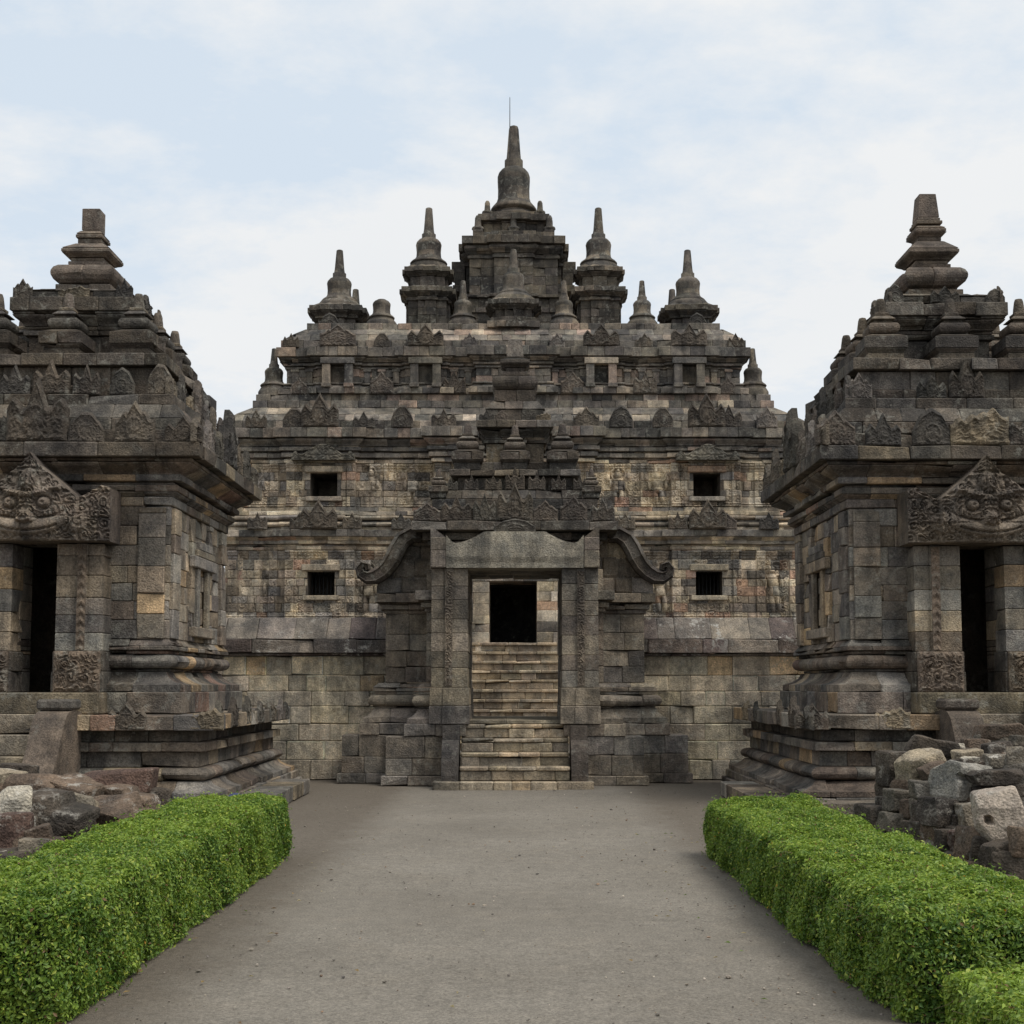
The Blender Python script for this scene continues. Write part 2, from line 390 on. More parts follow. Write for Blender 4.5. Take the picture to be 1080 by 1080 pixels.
def rows_tint(u0, u1, z0, z1, pal, seed, rh=.27, bl=.42, var=.22):
    """random coursed stone layout: returns (tint function, joint-depth function)"""
    rng = random.Random(seed); zs = [z0 - .01]
    while zs[-1] < z1: zs.append(zs[-1] + rh * rng.uniform(.75, 1.25))
    rows = []
    for k in range(len(zs) - 1):
        xs = [u0 - rng.uniform(0, bl)]
        while xs[-1] < u1: xs.append(xs[-1] + bl * rng.uniform(.5, 1.5))
        rows.append((np.array(xs), [pick(pal, rng, var) for _ in xs], [rng.uniform(-.012, .012) for _ in xs]))
    zs = np.array(zs)
    def find(u, z):
        k = min(max(int(np.searchsorted(zs, z)) - 1, 0), len(rows) - 1)
        xs, cs, ds = rows[k]; q = min(max(int(np.searchsorted(xs, u)) - 1, 0), len(cs) - 1)
        return k, q
    def tint(u, z):
        k, q = find(u, z); return rows[k][1][q]
    def joint(U, Z):
        out = np.zeros_like(U); sh = U.shape; Uf = U.ravel(); Zf = Z.ravel(); o = np.zeros(len(Uf))
        kk = np.clip(np.searchsorted(zs, Zf) - 1, 0, len(rows) - 1)
        dz = np.minimum(np.abs(Zf - zs[kk]), np.abs(zs[np.minimum(kk + 1, len(zs) - 1)] - Zf))
        for k in range(len(rows)):
            s = kk == k
            if not s.any(): continue
            xs, cs, ds = rows[k]; q = np.clip(np.searchsorted(xs, Uf[s]) - 1, 0, len(cs) - 1)
            dx = np.minimum(np.abs(Uf[s] - xs[q]), np.abs(xs[np.minimum(q + 1, len(xs) - 1)] - Uf[s]))
            o[s] = np.array(ds)[q] - np.where(np.minimum(dx, dz[s]) < .014, .028, 0)
        return o.reshape(sh)
    return tint, joint

# antefix prototypes (crown-shaped carved stones), origin at bottom centre, facing -Y
def antefix_mesh(kind, seed, name, mat=M_CARVE, pal=P_DARK):
    rng = random.Random(seed); mb = MB(); base = pick(pal, rng, .15)
    ph = rng.uniform(0, 9); broken = (0, .35, 0, -.4, 0)[seed % 5] if seed >= 109 else 0
    def T(u):
        a = abs(u)
        j = .02 * math.sin(u * 23 + ph)
        if kind == 0:   # three-pointed crown
            c = 1.0 - a * 2.6 if a < .17 else (.56 - (a - .17) * .3 if a < .24 else .54 + (a - .24) * 1.3 if a < .40 else .75 - (a - .40) * 2.2)
        elif kind == 1: # tall flame with low shoulders
            c = 1.0 - a * 2.2 if a < .22 else (.50 + (a - .22) * 1.1 if a < .38 else .68 - (a - .38) * 1.6)
        elif kind == 2: # block with pointed head
            c = .98 - a * 1.5 if a < .22 else .64 + .1 * math.cos((a - .22) * 14)
        else:           # low lotus
            c = 1 - a * a * 2.4
        if broken: c = min(c, .62 + u * broken + .04 * math.sin(u * 31))
        return max(.3, c + j)
    def H(U, Z):
        tt = np.array([T(x) for x in U[:, 0]])[:, None] * np.ones_like(Z)
        edge = np.minimum(np.minimum((tt - Z) / .08, Z / .05), (.5 - np.abs(U)) / .06); edge = np.clip(edge, 0, 1)
        rim = np.exp(-((tt - Z - .09) / .035) ** 2) * .05
        med = np.sqrt((U / .19) ** 2 + ((Z - .34) / .22) ** 2)
        cen = np.clip(1.15 - med, 0, 1) * .07 + np.exp(-((med - 1.05) / .15) ** 2) * .05
        return edge * (.10 + rim + cen) + scroll(np.abs(U) + ph, Z, .19, int(ph)) * .035 * edge + (np.abs(Z - .06) < .04) * .03
    slabT(mb, -.5, .5, 26, 18, T, H, .14, lambda u, o, z: (u, -o, z), lambda u, z: base)
    return mb
def proto(mb, name, mat, parent, loc, rz=0, scale=(1, 1, 1)):
    o = mb.build(name, mat); o.parent = parent; o.location = loc; o.rotation_euler = (0, 0, rz); o.scale = scale
    return o
ANTE = [antefix_mesh(k % 4 if k < 8 else k % 3, 100 + k, 'antefix') for k in range(14)]
ANTE_ME = []
def antefix(parent, x, y, z, rz, wdt, hgt, k):
    """x,y,z in the thing's own frame"""
    while len(ANTE_ME) < len(ANTE):
        o = ANTE[len(ANTE_ME)].build('antefix', M_CARVE); ANTE_ME.append(o.data); bpy.data.objects.remove(o)
    o = bpy.data.objects.new('antefix', ANTE_ME[k % len(ANTE_ME)]); COL.objects.link(o); o.parent = parent
    o.location = (x, y, z); o.rotation_euler = (0, 0, rz); o.scale = (wdt * 1.12, (wdt + hgt) * .36, hgt * 1.1)
    return o
def ante_side(parent, hw, z, side, spots, rng, cx=0, cy=0, hy=None, pool=None):
    """spots: (t along the side from -1 to 1, width, height); side 0 front(-Y),1 right(+X),2 back,3 left"""
    hy = hw if hy is None else hy
    for t, wd, hg in spots:
        rz = side * math.pi / 2
        lx, ly = (t * hw, -hy) if side in (0, 2) else (t * hy, -hw)
        c, s_ = math.cos(rz), math.sin(rz)
        if rng.random() < .09 and not pool: continue
        antefix(parent, cx + lx * c - ly * s_, cy + lx * s_ + ly * c, z - .003, rz + rng.uniform(-.09, .09), wd * rng.uniform(.88, 1.08), hg * rng.uniform(.78, 1.1), rng.choice(pool) if pool else rng.randrange(14))

def prism(mb, poly, x0, x1, col, smooth=False):
    """poly: list of (y,z) outline, extruded along x"""
    n = len(poly); vs = [(x0, y, z) for y, z in poly] + [(x1, y, z) for y, z in poly]
    fs = [(i, (i + 1) % n, n + (i + 1) % n, n + i) for i in range(n)] + [tuple(reversed(range(n))), tuple(range(n, 2 * n))]
    mb.add(vs, fs, col, smooth)

# ------------------------------------------------------------------ ground
def build_ground():
    mb = MB()
    xs = [-900, -200, -60, -20] + list(np.arange(-10, 10.01, .5)) + [20, 60, 200, 900]
    ys = [-300, -60, -10] + list(np.arange(0, 26.01, .5)) + [60, 140, 400, 1500]
    vs = []
    for y in ys:
        for x in xs:
            z = 0
            if abs(x) < 10 and 0 < y < 26: z = .018 * (mnoise.noise(Vector((x * .35, y * .35, 3))) - .2) - .006
            vs.append((x, y, z))
    nx = len(xs); fs = [(j * nx + i, j * nx + i + 1, (j + 1) * nx + i + 1, (j + 1) * nx + i) for j in range(len(ys) - 1) for i in range(nx - 1)]
    mb.add(vs, fs, (.2, .18, .15, 1), True)
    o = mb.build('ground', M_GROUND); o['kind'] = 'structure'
build_ground()

# ------------------------------------------------------------------ perimeter wall
def perimeter_wall(x0, x1, label, seed):
    rng = random.Random(seed); t = thing('perimeter_wall', label, 'wall', ((x0 + x1) / 2, 23.4, 0), 'enclosure walls beside the gate')
    y0, y1 = 23.42, 24.3; pth = rect(x0, x1, y0, y1)
    mb = MB()
    stack(mb, pth, 0, [('f', 0, .34, .09), ('f', .34, .66, .02)], P_PER, rng, .55, jit=.02, ch=.022)
    z = .66
    for h in (.30, .31, .26, .28, .34):
        course(mb, pth, p_flat(z, z + h, 0, .016), .55, P_PER, rng, .6, jit=.013, ch=.016); z += h
    mb.build('masonry', M_WALL, t)
    mb = MB(); course(mb, pth, p_flat(2.15, 2.2, .06), 1.1, P_COPE, rng)
    course(mb, pth, p_flat(2.2, 2.44, .16), .75, P_COPE, rng, .62, jit=.014, ch=.02)
    course(mb, pth, p_slope(2.44, 2.84, .13, -.18), .55, P_COPE, rng, .3, jit=.014, ch=.022)
    mb.build('coping', M_COPE, t)
perimeter_wall(-16, -2.0, 'lichen-spotted stone wall with sloping coping, left of the gate', 5)
perimeter_wall(1.95, 16, 'lichen-spotted stone wall with sloping coping, right of the gate', 6)

# ------------------------------------------------------------------ carved kala head above a doorway
def kala(mb, tf, seed, pal, w=1.18):
    rng = random.Random(seed)
    tint, joint = rows_tint(-w - .1, w + .1, 0, 1.2, [(3, (.150, .130, .110)), (2, (.125, .110, .094)), (1, (.185, .162, .136))], seed, .31, .5, .12)
    def T(u):
        a = abs(u)
        if a < .12: return 1.15 - a * 1.3
        if a < .62: return .99 - (a - .12) * .86
        if a < .92: return .56 + (a - .62) * .55
        if a < 1.06: return .725 - (a - .92) * .3
        return .40
    def H(U, Z):
        a = np.abs(U)
        h = .05 + .038 * scroll(a, Z, .15, 1) * np.clip(Z / .06, 0, 1)
        h += np.where(a < .62, .06, 0)
        face = np.clip(1.25 - np.sqrt((U / .66) ** 2 + ((Z - .36) / .40) ** 2), 0, 1); h += face * .10
        # wide smooth upper lip and moustache
        lo = .06 + .52 * U ** 2; hi = .27 - .14 * np.clip(a - .1, 0, 1) + .62 * U ** 2 * 1.1
        m = (a < .52) & (Z > lo) & (Z < hi + .02); t = np.clip((Z - lo) / (hi - lo + 1e-6), 0, 1)
        h = np.where(m, .15 + .10 * np.sqrt(np.clip(np.sin(np.pi * t), 0, 1)) * np.clip(1.2 - a * 1.3, .2, 1), h)
        h -= np.exp(-((Z - (lo + (hi - lo) * .3)) / .012) ** 2) * (a < .40) * .05
        # nose
        h += .15 * np.clip(1 - ((U / .10) ** 2 + ((Z - .30) / .085) ** 2), 0, 1) ** .5
        h += .07 * np.clip(1 - (((a - .085) / .05) ** 2 + ((Z - .27) / .045) ** 2), 0, 1) ** .5
        # eyes: ball in a raised ring, brow above
        re = np.sqrt(((a - .215) / 1.15) ** 2 + (Z - .485) ** 2)
        h = np.where(re < .115, .13, h)
        h += .12 * np.clip(1 - (re / .075) ** 2, 0, 1) ** .5 + .05 * np.exp(-((re - .105) / .018) ** 2)
        h += .07 * np.exp(-((Z - .63 - .25 * (a - .2)) / .035) ** 2) * (a < .42)
        h -= np.exp(-(re / .018) ** 2) * .05
        # cheeks and crown jewel
        h += .06 * np.clip(1 - (((a - .62) / .13) ** 2 + ((Z - .25) / .15) ** 2), 0, 1) ** .5
        h += .09 * np.clip(1 - ((U / .12) ** 2 + ((Z - .80) / .14) ** 2), 0, 1) ** .5
        return h + joint(U, Z) * .7
    slabT(mb, -w, w, 110, 56, T, H, .42, tf, tint)

# ------------------------------------------------------------------ flanking shrines
def turret_mb(s, z0, rng, pal=P_DARK, n=1.0):
    """small tiered ratna turret, base half width .30*s"""
    mb = MB(); q = sq(0, 0, .3 * s); S = lambda *r: stack(mb, q, .3 * s, list(r), pal, rng, .4 * s, back=.28 * s, minback=-.3 * s + .012, jit=.005, ch=.01)
    k = s * n
    S(('f', 0, .14 * k, .25 * s), ('b', .14 * k, .19 * k, .25 * s, .29 * s), ('f', .19 * k, .36 * k, .30 * s), ('s', .36 * k, .42 * k, .27 * s, .17 * s),
      ('t', .42 * k, .58 * k, .15 * s, .065 * s), ('f', .58 * k, .62 * k, .13 * s), ('s', .62 * k, .69 * k, .17 * s, .11 * s), ('f', .69 * k, .74 * k, .10 * s))
    lathe(mb, 0, 0, [(.085 * s, .74 * k), (.08 * s, .80 * k), (.065 * s, .9 * k), (.05 * s, .94 * k), (.0, .95 * k)], pal, rng, 10)
    return mb

def finial_mb(rng, kind, z, cx, cy):
    mb = MB(); q = sq(cx, cy, .3)
    S = lambda *r: stack(mb, q, .3, list(r), [(3, (.115, .100, .086)), (2, (.096, .084, .074))], rng, .55, back=.5, minback=-.29, jit=.006, ch=.02)
    S(('f', z, z + .05, .30), ('t', z + .05, z + .36, .30, .16), ('f', z + .37, z + .43, .27), ('f', z + .43, z + .49, .24))
    if kind == 'tall':
        S(('b', z + .49, z + .57, .27, .36), ('f', z + .57, z + .63, .37), ('s', z + .63, z + .80, .36, .20), ('f', z + .80, z + .87, .17), ('b', z + .87, z + .93, .17, .235), ('f', z + .93, z + .99, .23), ('s', z + .99, z + 1.06, .22, .15),
          ('f', z + 1.06, z + 1.12, .19), ('f', z + 1.12, z + 1.17, .165), ('s', z + 1.17, z + 1.55, .155, .118))
    else:
        S(('b', z + .49, z + .54, .27, .34), ('f', z + .54, z + .60, .35), ('s', z + .60, z + .72, .34, .20), ('f', z + .72, z + .80, .17), ('f', z + .80, z + .86, .195), ('s', z + .86, z + .93, .19, .14), ('s', z + .93, z + 1.27, .130, .125))
    return mb

def shrine(cx, cy, label, seed, kind, inner):
    rng = random.Random(seed)
    t = thing('shrine', label, 'shrine', (cx, cy, 0), 'stone shrines flanking the gate')
    # --- plinth
    mb = MB(); pl = rect(cx - 2.3, cx + 2.3, cy - 2.3, cy + 2.95)
    stack(mb, pl, 2.3, [('f', 0, .11, 2.66), ('f', .11, .23, 2.60), ('d', .23, .43, 2.55, 2.33), ('t', .43, .60, 2.26, .12), ('f', .60, .80, 2.24), ('f', .80, .92, 2.34),
                        ('f', .92, 1.07, 2.22, 0, P_DARK), ('f', 1.07, 1.27, 2.47)], P_SHRINE, rng, .55, back=.9, jit=.010, ch=.016)
    mb.build('plinth', M_STONE, t)
    mb = MB()          # low kerb step on the path side and part of the front
    sx = inner
    if sx > 0: p = Path([(cx - .9, cy - 3.0), (cx + 3.0, cy - 3.0), (cx + 3.0, cy + 1.4)], False)
    else: p = Path([(cx - 3.0, cy + .6), (cx - 3.0, cy - 3.0), (cx + .9, cy - 3.0)], False)
    course(mb, p, p_flat(0, .21, .1), .7, P_SHRINE, rng, .5, jit=.015, ch=.02)
    mb.build('kerb_step', M_STONE, t)
    for side in ((0, 1) if inner > 0 else (0, 3)):
        sp = [(-.97, .42, .34), (-.56, .48, .38), (.56, .48, .38), (.97, .42, .34)] if side == 0 else [(-.85, .45, .36), (-.48, .38, .36), (-.1, .45, .38), (.28, .38, .36), (.66, .45, .36), (1.0, .4, .33), (1.2, .35, .3)]
        ante_side(t, 2.44, 1.08, side, sp, rng)
    # --- body with an open doorway in front
    mb = MB(); b0 = 1.66; dw = .30
    door = Path([(cx + dw, cy - b0), (cx + b0, cy - b0), (cx + b0, cy + b0), (cx - b0, cy + b0), (cx - b0, cy - b0), (cx - dw, cy - b0)], False)
    clo = sq(cx, cy, b0)
    stack(mb, clo, b0, [('f', 1.27, 1.55, 1.92)], P_SHRINE, rng, .6, back=1.8, minback=-1.5)
    stack(mb, door, b0, [('d', 1.55, 1.82, 1.88, 1.64), ('f', 1.82, 1.86, 1.60), ('t', 1.86, 2.05, 1.65, .10), ('f', 2.05, 2.10, 1.66), ('f', 2.10, 2.16, 1.73), ('b', 2.16, 2.25, 1.72, 1.66), ('w', 2.25, 3.5, 1.66, 0, P_WALLB)], P_SHRINE, rng, .48, back=1.2, minback=-.42, jit=.011, ch=.013)
    stack(mb, clo, b0, [('w', 3.5, 4.02, 1.66, 0, P_WALLB)], P_SHRINE, rng, .48, back=.4)
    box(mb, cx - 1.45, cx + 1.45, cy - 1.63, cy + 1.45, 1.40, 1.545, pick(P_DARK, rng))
    box(mb, cx - 1.3, cx + 1.3, cy + .36, cy + .46, 1.55, 4.6, pick(P_DARK, rng), 0)  # dark inner slab, added to block light leaking through the wall joints
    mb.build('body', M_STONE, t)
    # pilasters and blind niche on the sides
    for s in (-1, 1):
        for py, hw in ((-1.42, .17), (1.42, .17), (-.52, .10), (.52, .10)):
            y0, y1 = cy + py - hw, cy + py + hw; x = cx + s * b0
            pp = Path([(x, y1), (x, y0)], False) if s < 0 else Path([(x, y0), (x, y1)], False)
            z = 2.25; mb = MB()
            while z < 3.95:
                h = min(rng.uniform(.22, .42), 4.0 - z)
                course(mb, pp, p_flat(z, z + h, .055), 1.0, P_WALLB, rng, .12); z += h
            mb.build('pilaster', M_STONE, t)
        x = cx + s * (b0 + .01); mb = MB()
        for zz, hh, yw in ((2.32, .14, .62), (3.30, .16, .64), (3.46, .10, .5), (3.56, .12, .36)):
            box(mb, min(x, x + s * .1), max(x, x + s * .1), cy - yw, cy + yw, zz, zz + hh, pick(P_WALLB, rng))
        for fy in (-.30, .30): box(mb, min(x, x + s * .07), max(x, x + s * .07), cy + fy - .07, cy + fy + .07, 2.458, 3.302, pick(P_WALLB, rng))
        mb.build('blind_niche', M_STONE, t)
    for s in (-1, 1):   # front corner pilasters
        x0 = cx + s * 1.43
        pp = Path([(x0 - .18, cy - b0), (x0 + .18, cy - b0)], False); z = 2.25; mb = MB()
        while z < 3.95:
            h = min(rng.uniform(.24, .40), 4.0 - z); course(mb, pp, p_flat(z, z + h, .05), .8, P_WALLB, rng, .12); z += h
        mb.build('pilaster', M_STONE, t)
    # --- cornice
    mb = MB()
    stack(mb, clo, b0, [('f', 4.02, 4.14, 1.70), ('b', 4.14, 4.20, 1.70, 1.76), ('f', 4.20, 4.29, 1.78), ('f', 4.29, 4.33, 1.72), ('f', 4.33, 4.42, 1.84), ('b', 4.42, 4.56, 1.80, 2.0), ('f', 4.56, 4.61, 2.02)], P_SHRINE, rng, .6, back=.7)
    stack(mb, clo, b0, [('f', 4.61, 4.80, 2.14)], P_DARK, rng, .62, back=.8, jit=.013, ch=.02)
    mb.build('cornice', M_STONE, t)
    # --- roof
    mb = MB(); q = sq(cx, cy, 1.6)
    stack(mb, q, 1.6, [('f', 4.80, 5.00, 1.93), ('f', 5.00, 5.16, 1.88), ('s', 5.16, 5.38, 1.86, 1.72), ('f', 5.38, 5.53, 1.68), ('f', 5.53, 5.70, 1.44), ('f', 5.70, 5.96, 1.40), ('f', 5.96, 6.13, 1.52)], P_DARK, rng, .5, back=.9, jit=.014, ch=.018)
    mb.build('lower_roof', M_STONE, t)
    mb = MB(); q = sq(cx, cy, .7)
    stack(mb, q, .7, [('f', 6.13, 6.25, .80), ('w', 6.25, 6.58, .66), ('f', 6.58, 6.66, .72), ('f', 6.66, 6.72, .70), ('b', 6.72, 6.86, .72, .84), ('f', 6.86, 6.90, .84), ('f', 6.90, 7.10, .87), ('f', 7.10, 7.21, .76), ('s', 7.21, 7.31, .78, .56), ('f', 7.31, 7.43, .40)], P_DARK, rng, .45, back=.8, minback=-.69, jit=.012, ch=.016)
    mb.build('upper_roof', M_STONE, t)
    r1 = [(-.93, .46, .44), (-.62, .46, .48), (-.31, .44, .46), (0, .72, .80), (.31, .44, .46), (.62, .46, .48), (.93, .46, .44)]
    r2 = [(-.92, .34, .36), (-.60, .32, .38), (-.30, .34, .40), (0, .46, .50), (.30, .34, .40), (.60, .32, .38), (.92, .34, .36)]
    r3 = [(-.9, .24, .24), (0, .42, .26), (.9, .24, .24)]
    for side in (0, 1, 3):
        ante_side(t, 2.06, 4.80, side, r1, rng); ante_side(t, 1.60, 5.53, side, r2, rng); ante_side(t, .80, 7.10, side, r3, rng)
    tm = turret_mb(1.0, 0, rng, n=1.03).build('turret', M_CARVE); first = True
    for tx in (-1, 0, 1):
        for ty in (-1, 0, 1):
            if tx == 0 and ty == 0: continue
            o = tm if first else tm.copy()
            if not first: COL.objects.link(o)
            first = False; o.parent = t; o.location = (tx * .98, ty * .98, 6.128); o.rotation_euler = (0, 0, rng.choice((0, 1, 2, 3)) * math.pi / 2 + rng.uniform(-.04, .04))
    finial_mb(rng, kind, 7.42 if kind == 'tall' else 7.38, cx, cy).build('finial', M_STONE, t)
    # --- porch
    mb = MB(); yf = cy - 2.42
    for s in (-1, 1):
        if s < 0: pts = [(-.90, -1.6), (-.90, -2.0), (-.70, -2.0), (-.70, -2.04), (-.56, -2.04), (-.56, -2.0), (-.29, -2.0), (-.29, -1.6)]
        else: pts = [(.29, -1.6), (.29, -2.0), (.56, -2.0), (.56, -2.04), (.70, -2.04), (.70, -2.0), (.90, -2.0), (.90, -1.6)]
        pp = Path([(cx + a, cy + b) for a, b in pts], False); z = 2.08
        stack(mb, pp, 0, [('f', 1.55, 1.82, .03), ('f', 1.82, 2.08, .02)], P_DARK, rng, .7, back=.2)
        while z < 3.46:
            h = min(rng.uniform(.22, .32), 3.48 - z)
            if 3.48 - z - h < .1: h = 3.48 - z
            course(mb, pp, p_flat(z, z + h, 0), .6, P_WALLB, rng, .2); z += h
    stack(mb, rect(cx - .93, cx + .93, cy - 2.08, cy - 1.5), 0, [('f', 3.49, 3.80, .0), ('f', 3.80, 4.02, -.02)], P_DARK, rng, .5, back=.28, minback=-.28)
    dm = mb.build('door_frame', M_STONE, t)
    for s in (-1, 1):   # carved foot blocks and rope strips
        def Tf(u): return .53
        def Hf(U, Z): return .012 + .034 * np.clip(np.minimum(np.minimum(U + .30, .30 - U), np.minimum(Z, .53 - Z)) / .05, 0, 1) * (1 + scroll(U + .7, Z + .05, .15, 2))
        c0 = pick([(1, (.15, .125, .10))], rng); mb = MB()
        slabT(mb, -.30, .30, 34, 30, Tf, Hf, .05, lambda u, o, z, s=s: (cx + s * .595 + u, cy - 2.05 - o, 1.552 + z), lambda u, z: c0)
        mb.build('carved_foot_block', M_STONE, dm); mb = MB()
        def Hr(U, Z): return .012 + .016 * np.sin((Z * 2 + np.abs(U) * 2.2) * 26) * np.clip((.05 - np.abs(U)) / .02, 0, 1)
        slabT(mb, -.055, .055, 6, 80, lambda u: 1.36, Hr, .05, lambda u, o, z, s=s: (cx + s * .63 + u, cy - 2.045 - o, 2.1 + z), lambda u, z: c0)
        mb.build('rope_carving', M_STONE, dm)
    mb = MB(); kala(mb, lambda u, o, z: (cx + u, cy - 2.18 - o, 3.49 + z), seed, P_DARK, 1.03)
    mb.build('kala_head', M_STONE, t)
    # --- steps
    mb = MB()
    box(mb, cx - .96, cx + .96, cy - 2.3, cy - 1.6, 1.275, 1.548, pick([(1, (.21, .185, .135))], rng))
    for k in range(5):
        z1 = 1.28 - k * .25; y = cy - 2.5 - k * .30
        pp = Path([(cx - .36, y), (cx + .36, y)], False)
        course(mb, pp, p_flat(max(0, z1 - .25), z1, 0), .55, P_STEP, rng, .6, jit=.01, ch=.02)
    mb.build('staircase', M_STONE, t)
    for s in (-1, 1):
        mb = MB(); x0 = cx + s * .36; x1 = cx + s * .76; x0, x1 = min(x0, x1), max(x0, x1)
        cv = [(-2.3, 1.30), (-2.6, 1.34), (-2.78, 1.31), (-2.90, 1.24), (-2.98, 1.12), (-3.06, .96), (-3.17, .78), (-3.32, .60), (-3.52, .45), (-3.78, .34), (-4.02, .30), (-4.14, .33), (-4.2, .26), (-4.2, 0), (-2.3, 0)]
        prism(mb, [(cy + a, b) for a, b in cv], x0, x1, pick([(1, (.112, .095, .080))], rng))
        box(mb, x0 - .03, x1 + .03, cy - 2.74, cy - 2.4, 1.335, 1.47, pick(P_DARK, rng), .03)
        mb.build('balustrade', M_STONE, t)
    return t
SH_R = shrine(6.14, 19.45, 'dark tiered stone shrine right of the gate, with a tall ringed finial', 21, 'tall', -1)
SH_L = shrine(-6.27, 19.2, 'dark tiered stone shrine left of the gate, with a short square-topped finial', 33, 'short', 1)

# ------------------------------------------------------------------ gate
def gate():
    rng = random.Random(77); cx = -.03
    t = thing('temple_gate', 'grey stone gateway with open doorway, scrolled shoulders and tiered roof between the walls', 'gate', (cx, 23.4, 0))
    YB = 24.9
    for s in (-1, 1):
        mb = MB()
        def mir(pts):
            pts = [(cx + s * x, y) for x, y in pts]
            return Path(pts if s > 0 else pts[::-1], False)
        outer = lambda fo, fi, xo, xi, yo, yi: mir([(.8, yi), (xi, yi), (xi, yo), (xo, yo), (xo, YB)])
        # pedestal wings
        pw = mir([(1.18, 21.95), (2.12, 21.95), (2.12, 22.55), (2.92, 22.55), (2.92, YB)])
        stack(mb, pw, 0, [('f', 0, .16, .07), ('w', .16, .80, 0)], P_GATE, rng, .42, back=.9, jit=.014, ch=.016)
        pw = mir([(.80, 22.12), (1.62, 22.12), (1.62, 22.72), (2.42, 22.72), (2.42, YB)])
        stack(mb, pw, 0, [('f', .80, 1.0, .20), ('d', 1.0, 1.25, .16, .0), ('f', 1.25, 1.28, -.02), ('t', 1.28, 1.48, -.02, .10), ('f', 1.48, 1.53, -.02), ('f', 1.53, 1.60, .0), ('b', 1.60, 1.68, .0, -.08)], P_GATE, rng, .45, back=.5)
        mb.build('pedestal', M_STONE, t)
        mb = MB()
        pb = mir([(.80, 22.2), (1.48, 22.2), (1.48, 22.82), (2.22, 22.82), (2.22, YB - .1)])
        stack(mb, pb, 0, [('w', 1.68, 2.86, 0), ('f', 2.86, 2.93, .03), ('f', 2.93, 3.02, .09), ('f', 3.02, 3.05, .04), ('f', 3.05, 3.21, .18)], P_GATE, rng, .42, back=.62, jit=.01)
        # shoulder under the scroll
        tint, joint = rows_tint(0, 1.2, 0, 1.1, P_GATE, 300 + s, .3, .4)
        def T(u):   # u from 0 (inner) to 1
            x = 1.35 + u
            return .95 if x < 1.75 else max(.06, .95 * (1 - ((x - 1.75) / .68) ** 1.25) + .04 if x < 2.43 else .06)
        slabT(mb, 0, 1.03, 34, 24, T, lambda U, Z: .02 + joint(U, Z) + .012 * vnoise(U * 9, Z * 9, 4), 1.9, (lambda u, o, z: (cx + s * (1.35 + u), 22.80 - o, 3.21 + z)), tint)
        stack(mb, mir([(.80, 22.2), (1.48, 22.2), (1.48, YB - .1)]), 0, [('w', 3.21, 3.58, 0)], P_GATE, rng, .42, back=.6)
        # passage wall
        ppass = Path([(cx + s * .80, YB), (cx + s * .80, 22.1)] if s > 0 else [(cx - .80, 22.1), (cx - .80, YB)], False)
        stack(mb, ppass, 0, [('w', 1.0, 3.58, .0)], P_GATE, rng, .5, back=.5)
        mb.build('pier', M_STONE, t)
        # scroll
        mb = MB()
        cps = [(1.60 + (a - 1.60) * .93, b) for a, b in [(1.60, 4.20), (1.78, 4.22), (1.94, 4.13), (2.04, 3.98), (2.12, 3.82), (2.21, 3.68), (2.32, 3.57), (2.46, 3.49), (2.60, 3.475), (2.70, 3.53), (2.73, 3.62), (2.68, 3.69), (2.60, 3.67), (2.585, 3.60)]]
        wid = [.12, .135, .145, .145, .145, .14, .135, .13, .115, .095, .08, .07, .055, .04]
        vs = []; fs = []; cols = []
        for i, ((a, b), wd) in enumerate(zip(cps, wid)):
            d = Vector((cps[min(i + 1, len(cps) - 1)][0] - cps[max(i - 1, 0)][0], cps[min(i + 1, len(cps) - 1)][1] - cps[max(i - 1, 0)][1])).normalized(); nn = Vector((-d.y, d.x))
            for off, yy in ((1, .0), (1, -.20), (.6, -.27), (.45, -.235), (-.45, -.235), (-.6, -.27), (-1, -.20), (-1, .0)):
                vs.append((cx + s * (a + nn.x * wd * off), 22.78 + yy, b + nn.y * wd * off))
        for i in range(len(cps) - 1):
            col = pick(P_DARK, random.Random(i // 2 + 5))
            for q in range(7):
                f = (i * 8 + q, (i + 1) * 8 + q, (i + 1) * 8 + q + 1, i * 8 + q + 1); fs.append(f if s < 0 else f[::-1]); cols.append(col)
            if i == len(cps) - 2: fs.append(tuple((i + 1) * 8 + q for q in range(8))); cols.append(col)
        mb.add(vs, fs, cols); mb.build('scroll', M_CARVE, t)
        # jamb: three strips
        mb = MB()
        pj = mir([(.78, 24.0), (.78, 21.92), (1.02, 21.92), (1.02, 21.89), (1.16, 21.89), (1.16, 21.92), (1.38, 21.92), (1.38, 22.25)]) if s > 0 else mir([(.78, 24.0), (.78, 21.92), (1.02, 21.92), (1.02, 21.89), (1.16, 21.89), (1.16, 21.92), (1.38, 21.92), (1.38, 22.25)])
        stack(mb, pj, 0, [('f', 1.0, 1.30, .03), ('f', 1.30, 1.60, .02), ('w', 1.60, 3.575, 0)], P_GATE, rng, .8, back=.25)
        jm = mb.build('jamb', M_STONE, t)
        mb = MB(); c0 = pick([(1, (.13, .115, .094))], rng)
        def Hr(U, Z): return .008 + .02 * scroll(U + .06, Z, .12, 1) * np.clip((.06 - np.abs(U)) / .02, 0, 1)
        slabT(mb, -.06, .06, 8, 110, lambda u: 1.9, Hr, .04, lambda u, o, z: (cx + s * 1.09 + u, 21.885 - o, 1.62 + z), lambda u, z: c0)
        mb.build('carved_strip', M_STONE, jm)
        # balustrade
        mb = MB()
        prism(mb, [(22.1, .0), (21.33, 0), (21.27, .06), (21.25, .2), (21.27, .42), (21.32, .58), (21.40, .69), (21.52, .75), (21.6, .755), (21.6, .98), (22.1, .98)], cx + min(s * .90, s * 1.17), cx + max(s * .90, s * 1.17), pick(P_DARK, rng))
        mb.build('balustrade', M_STONE, t)
    # steps and sill
    mb = MB()
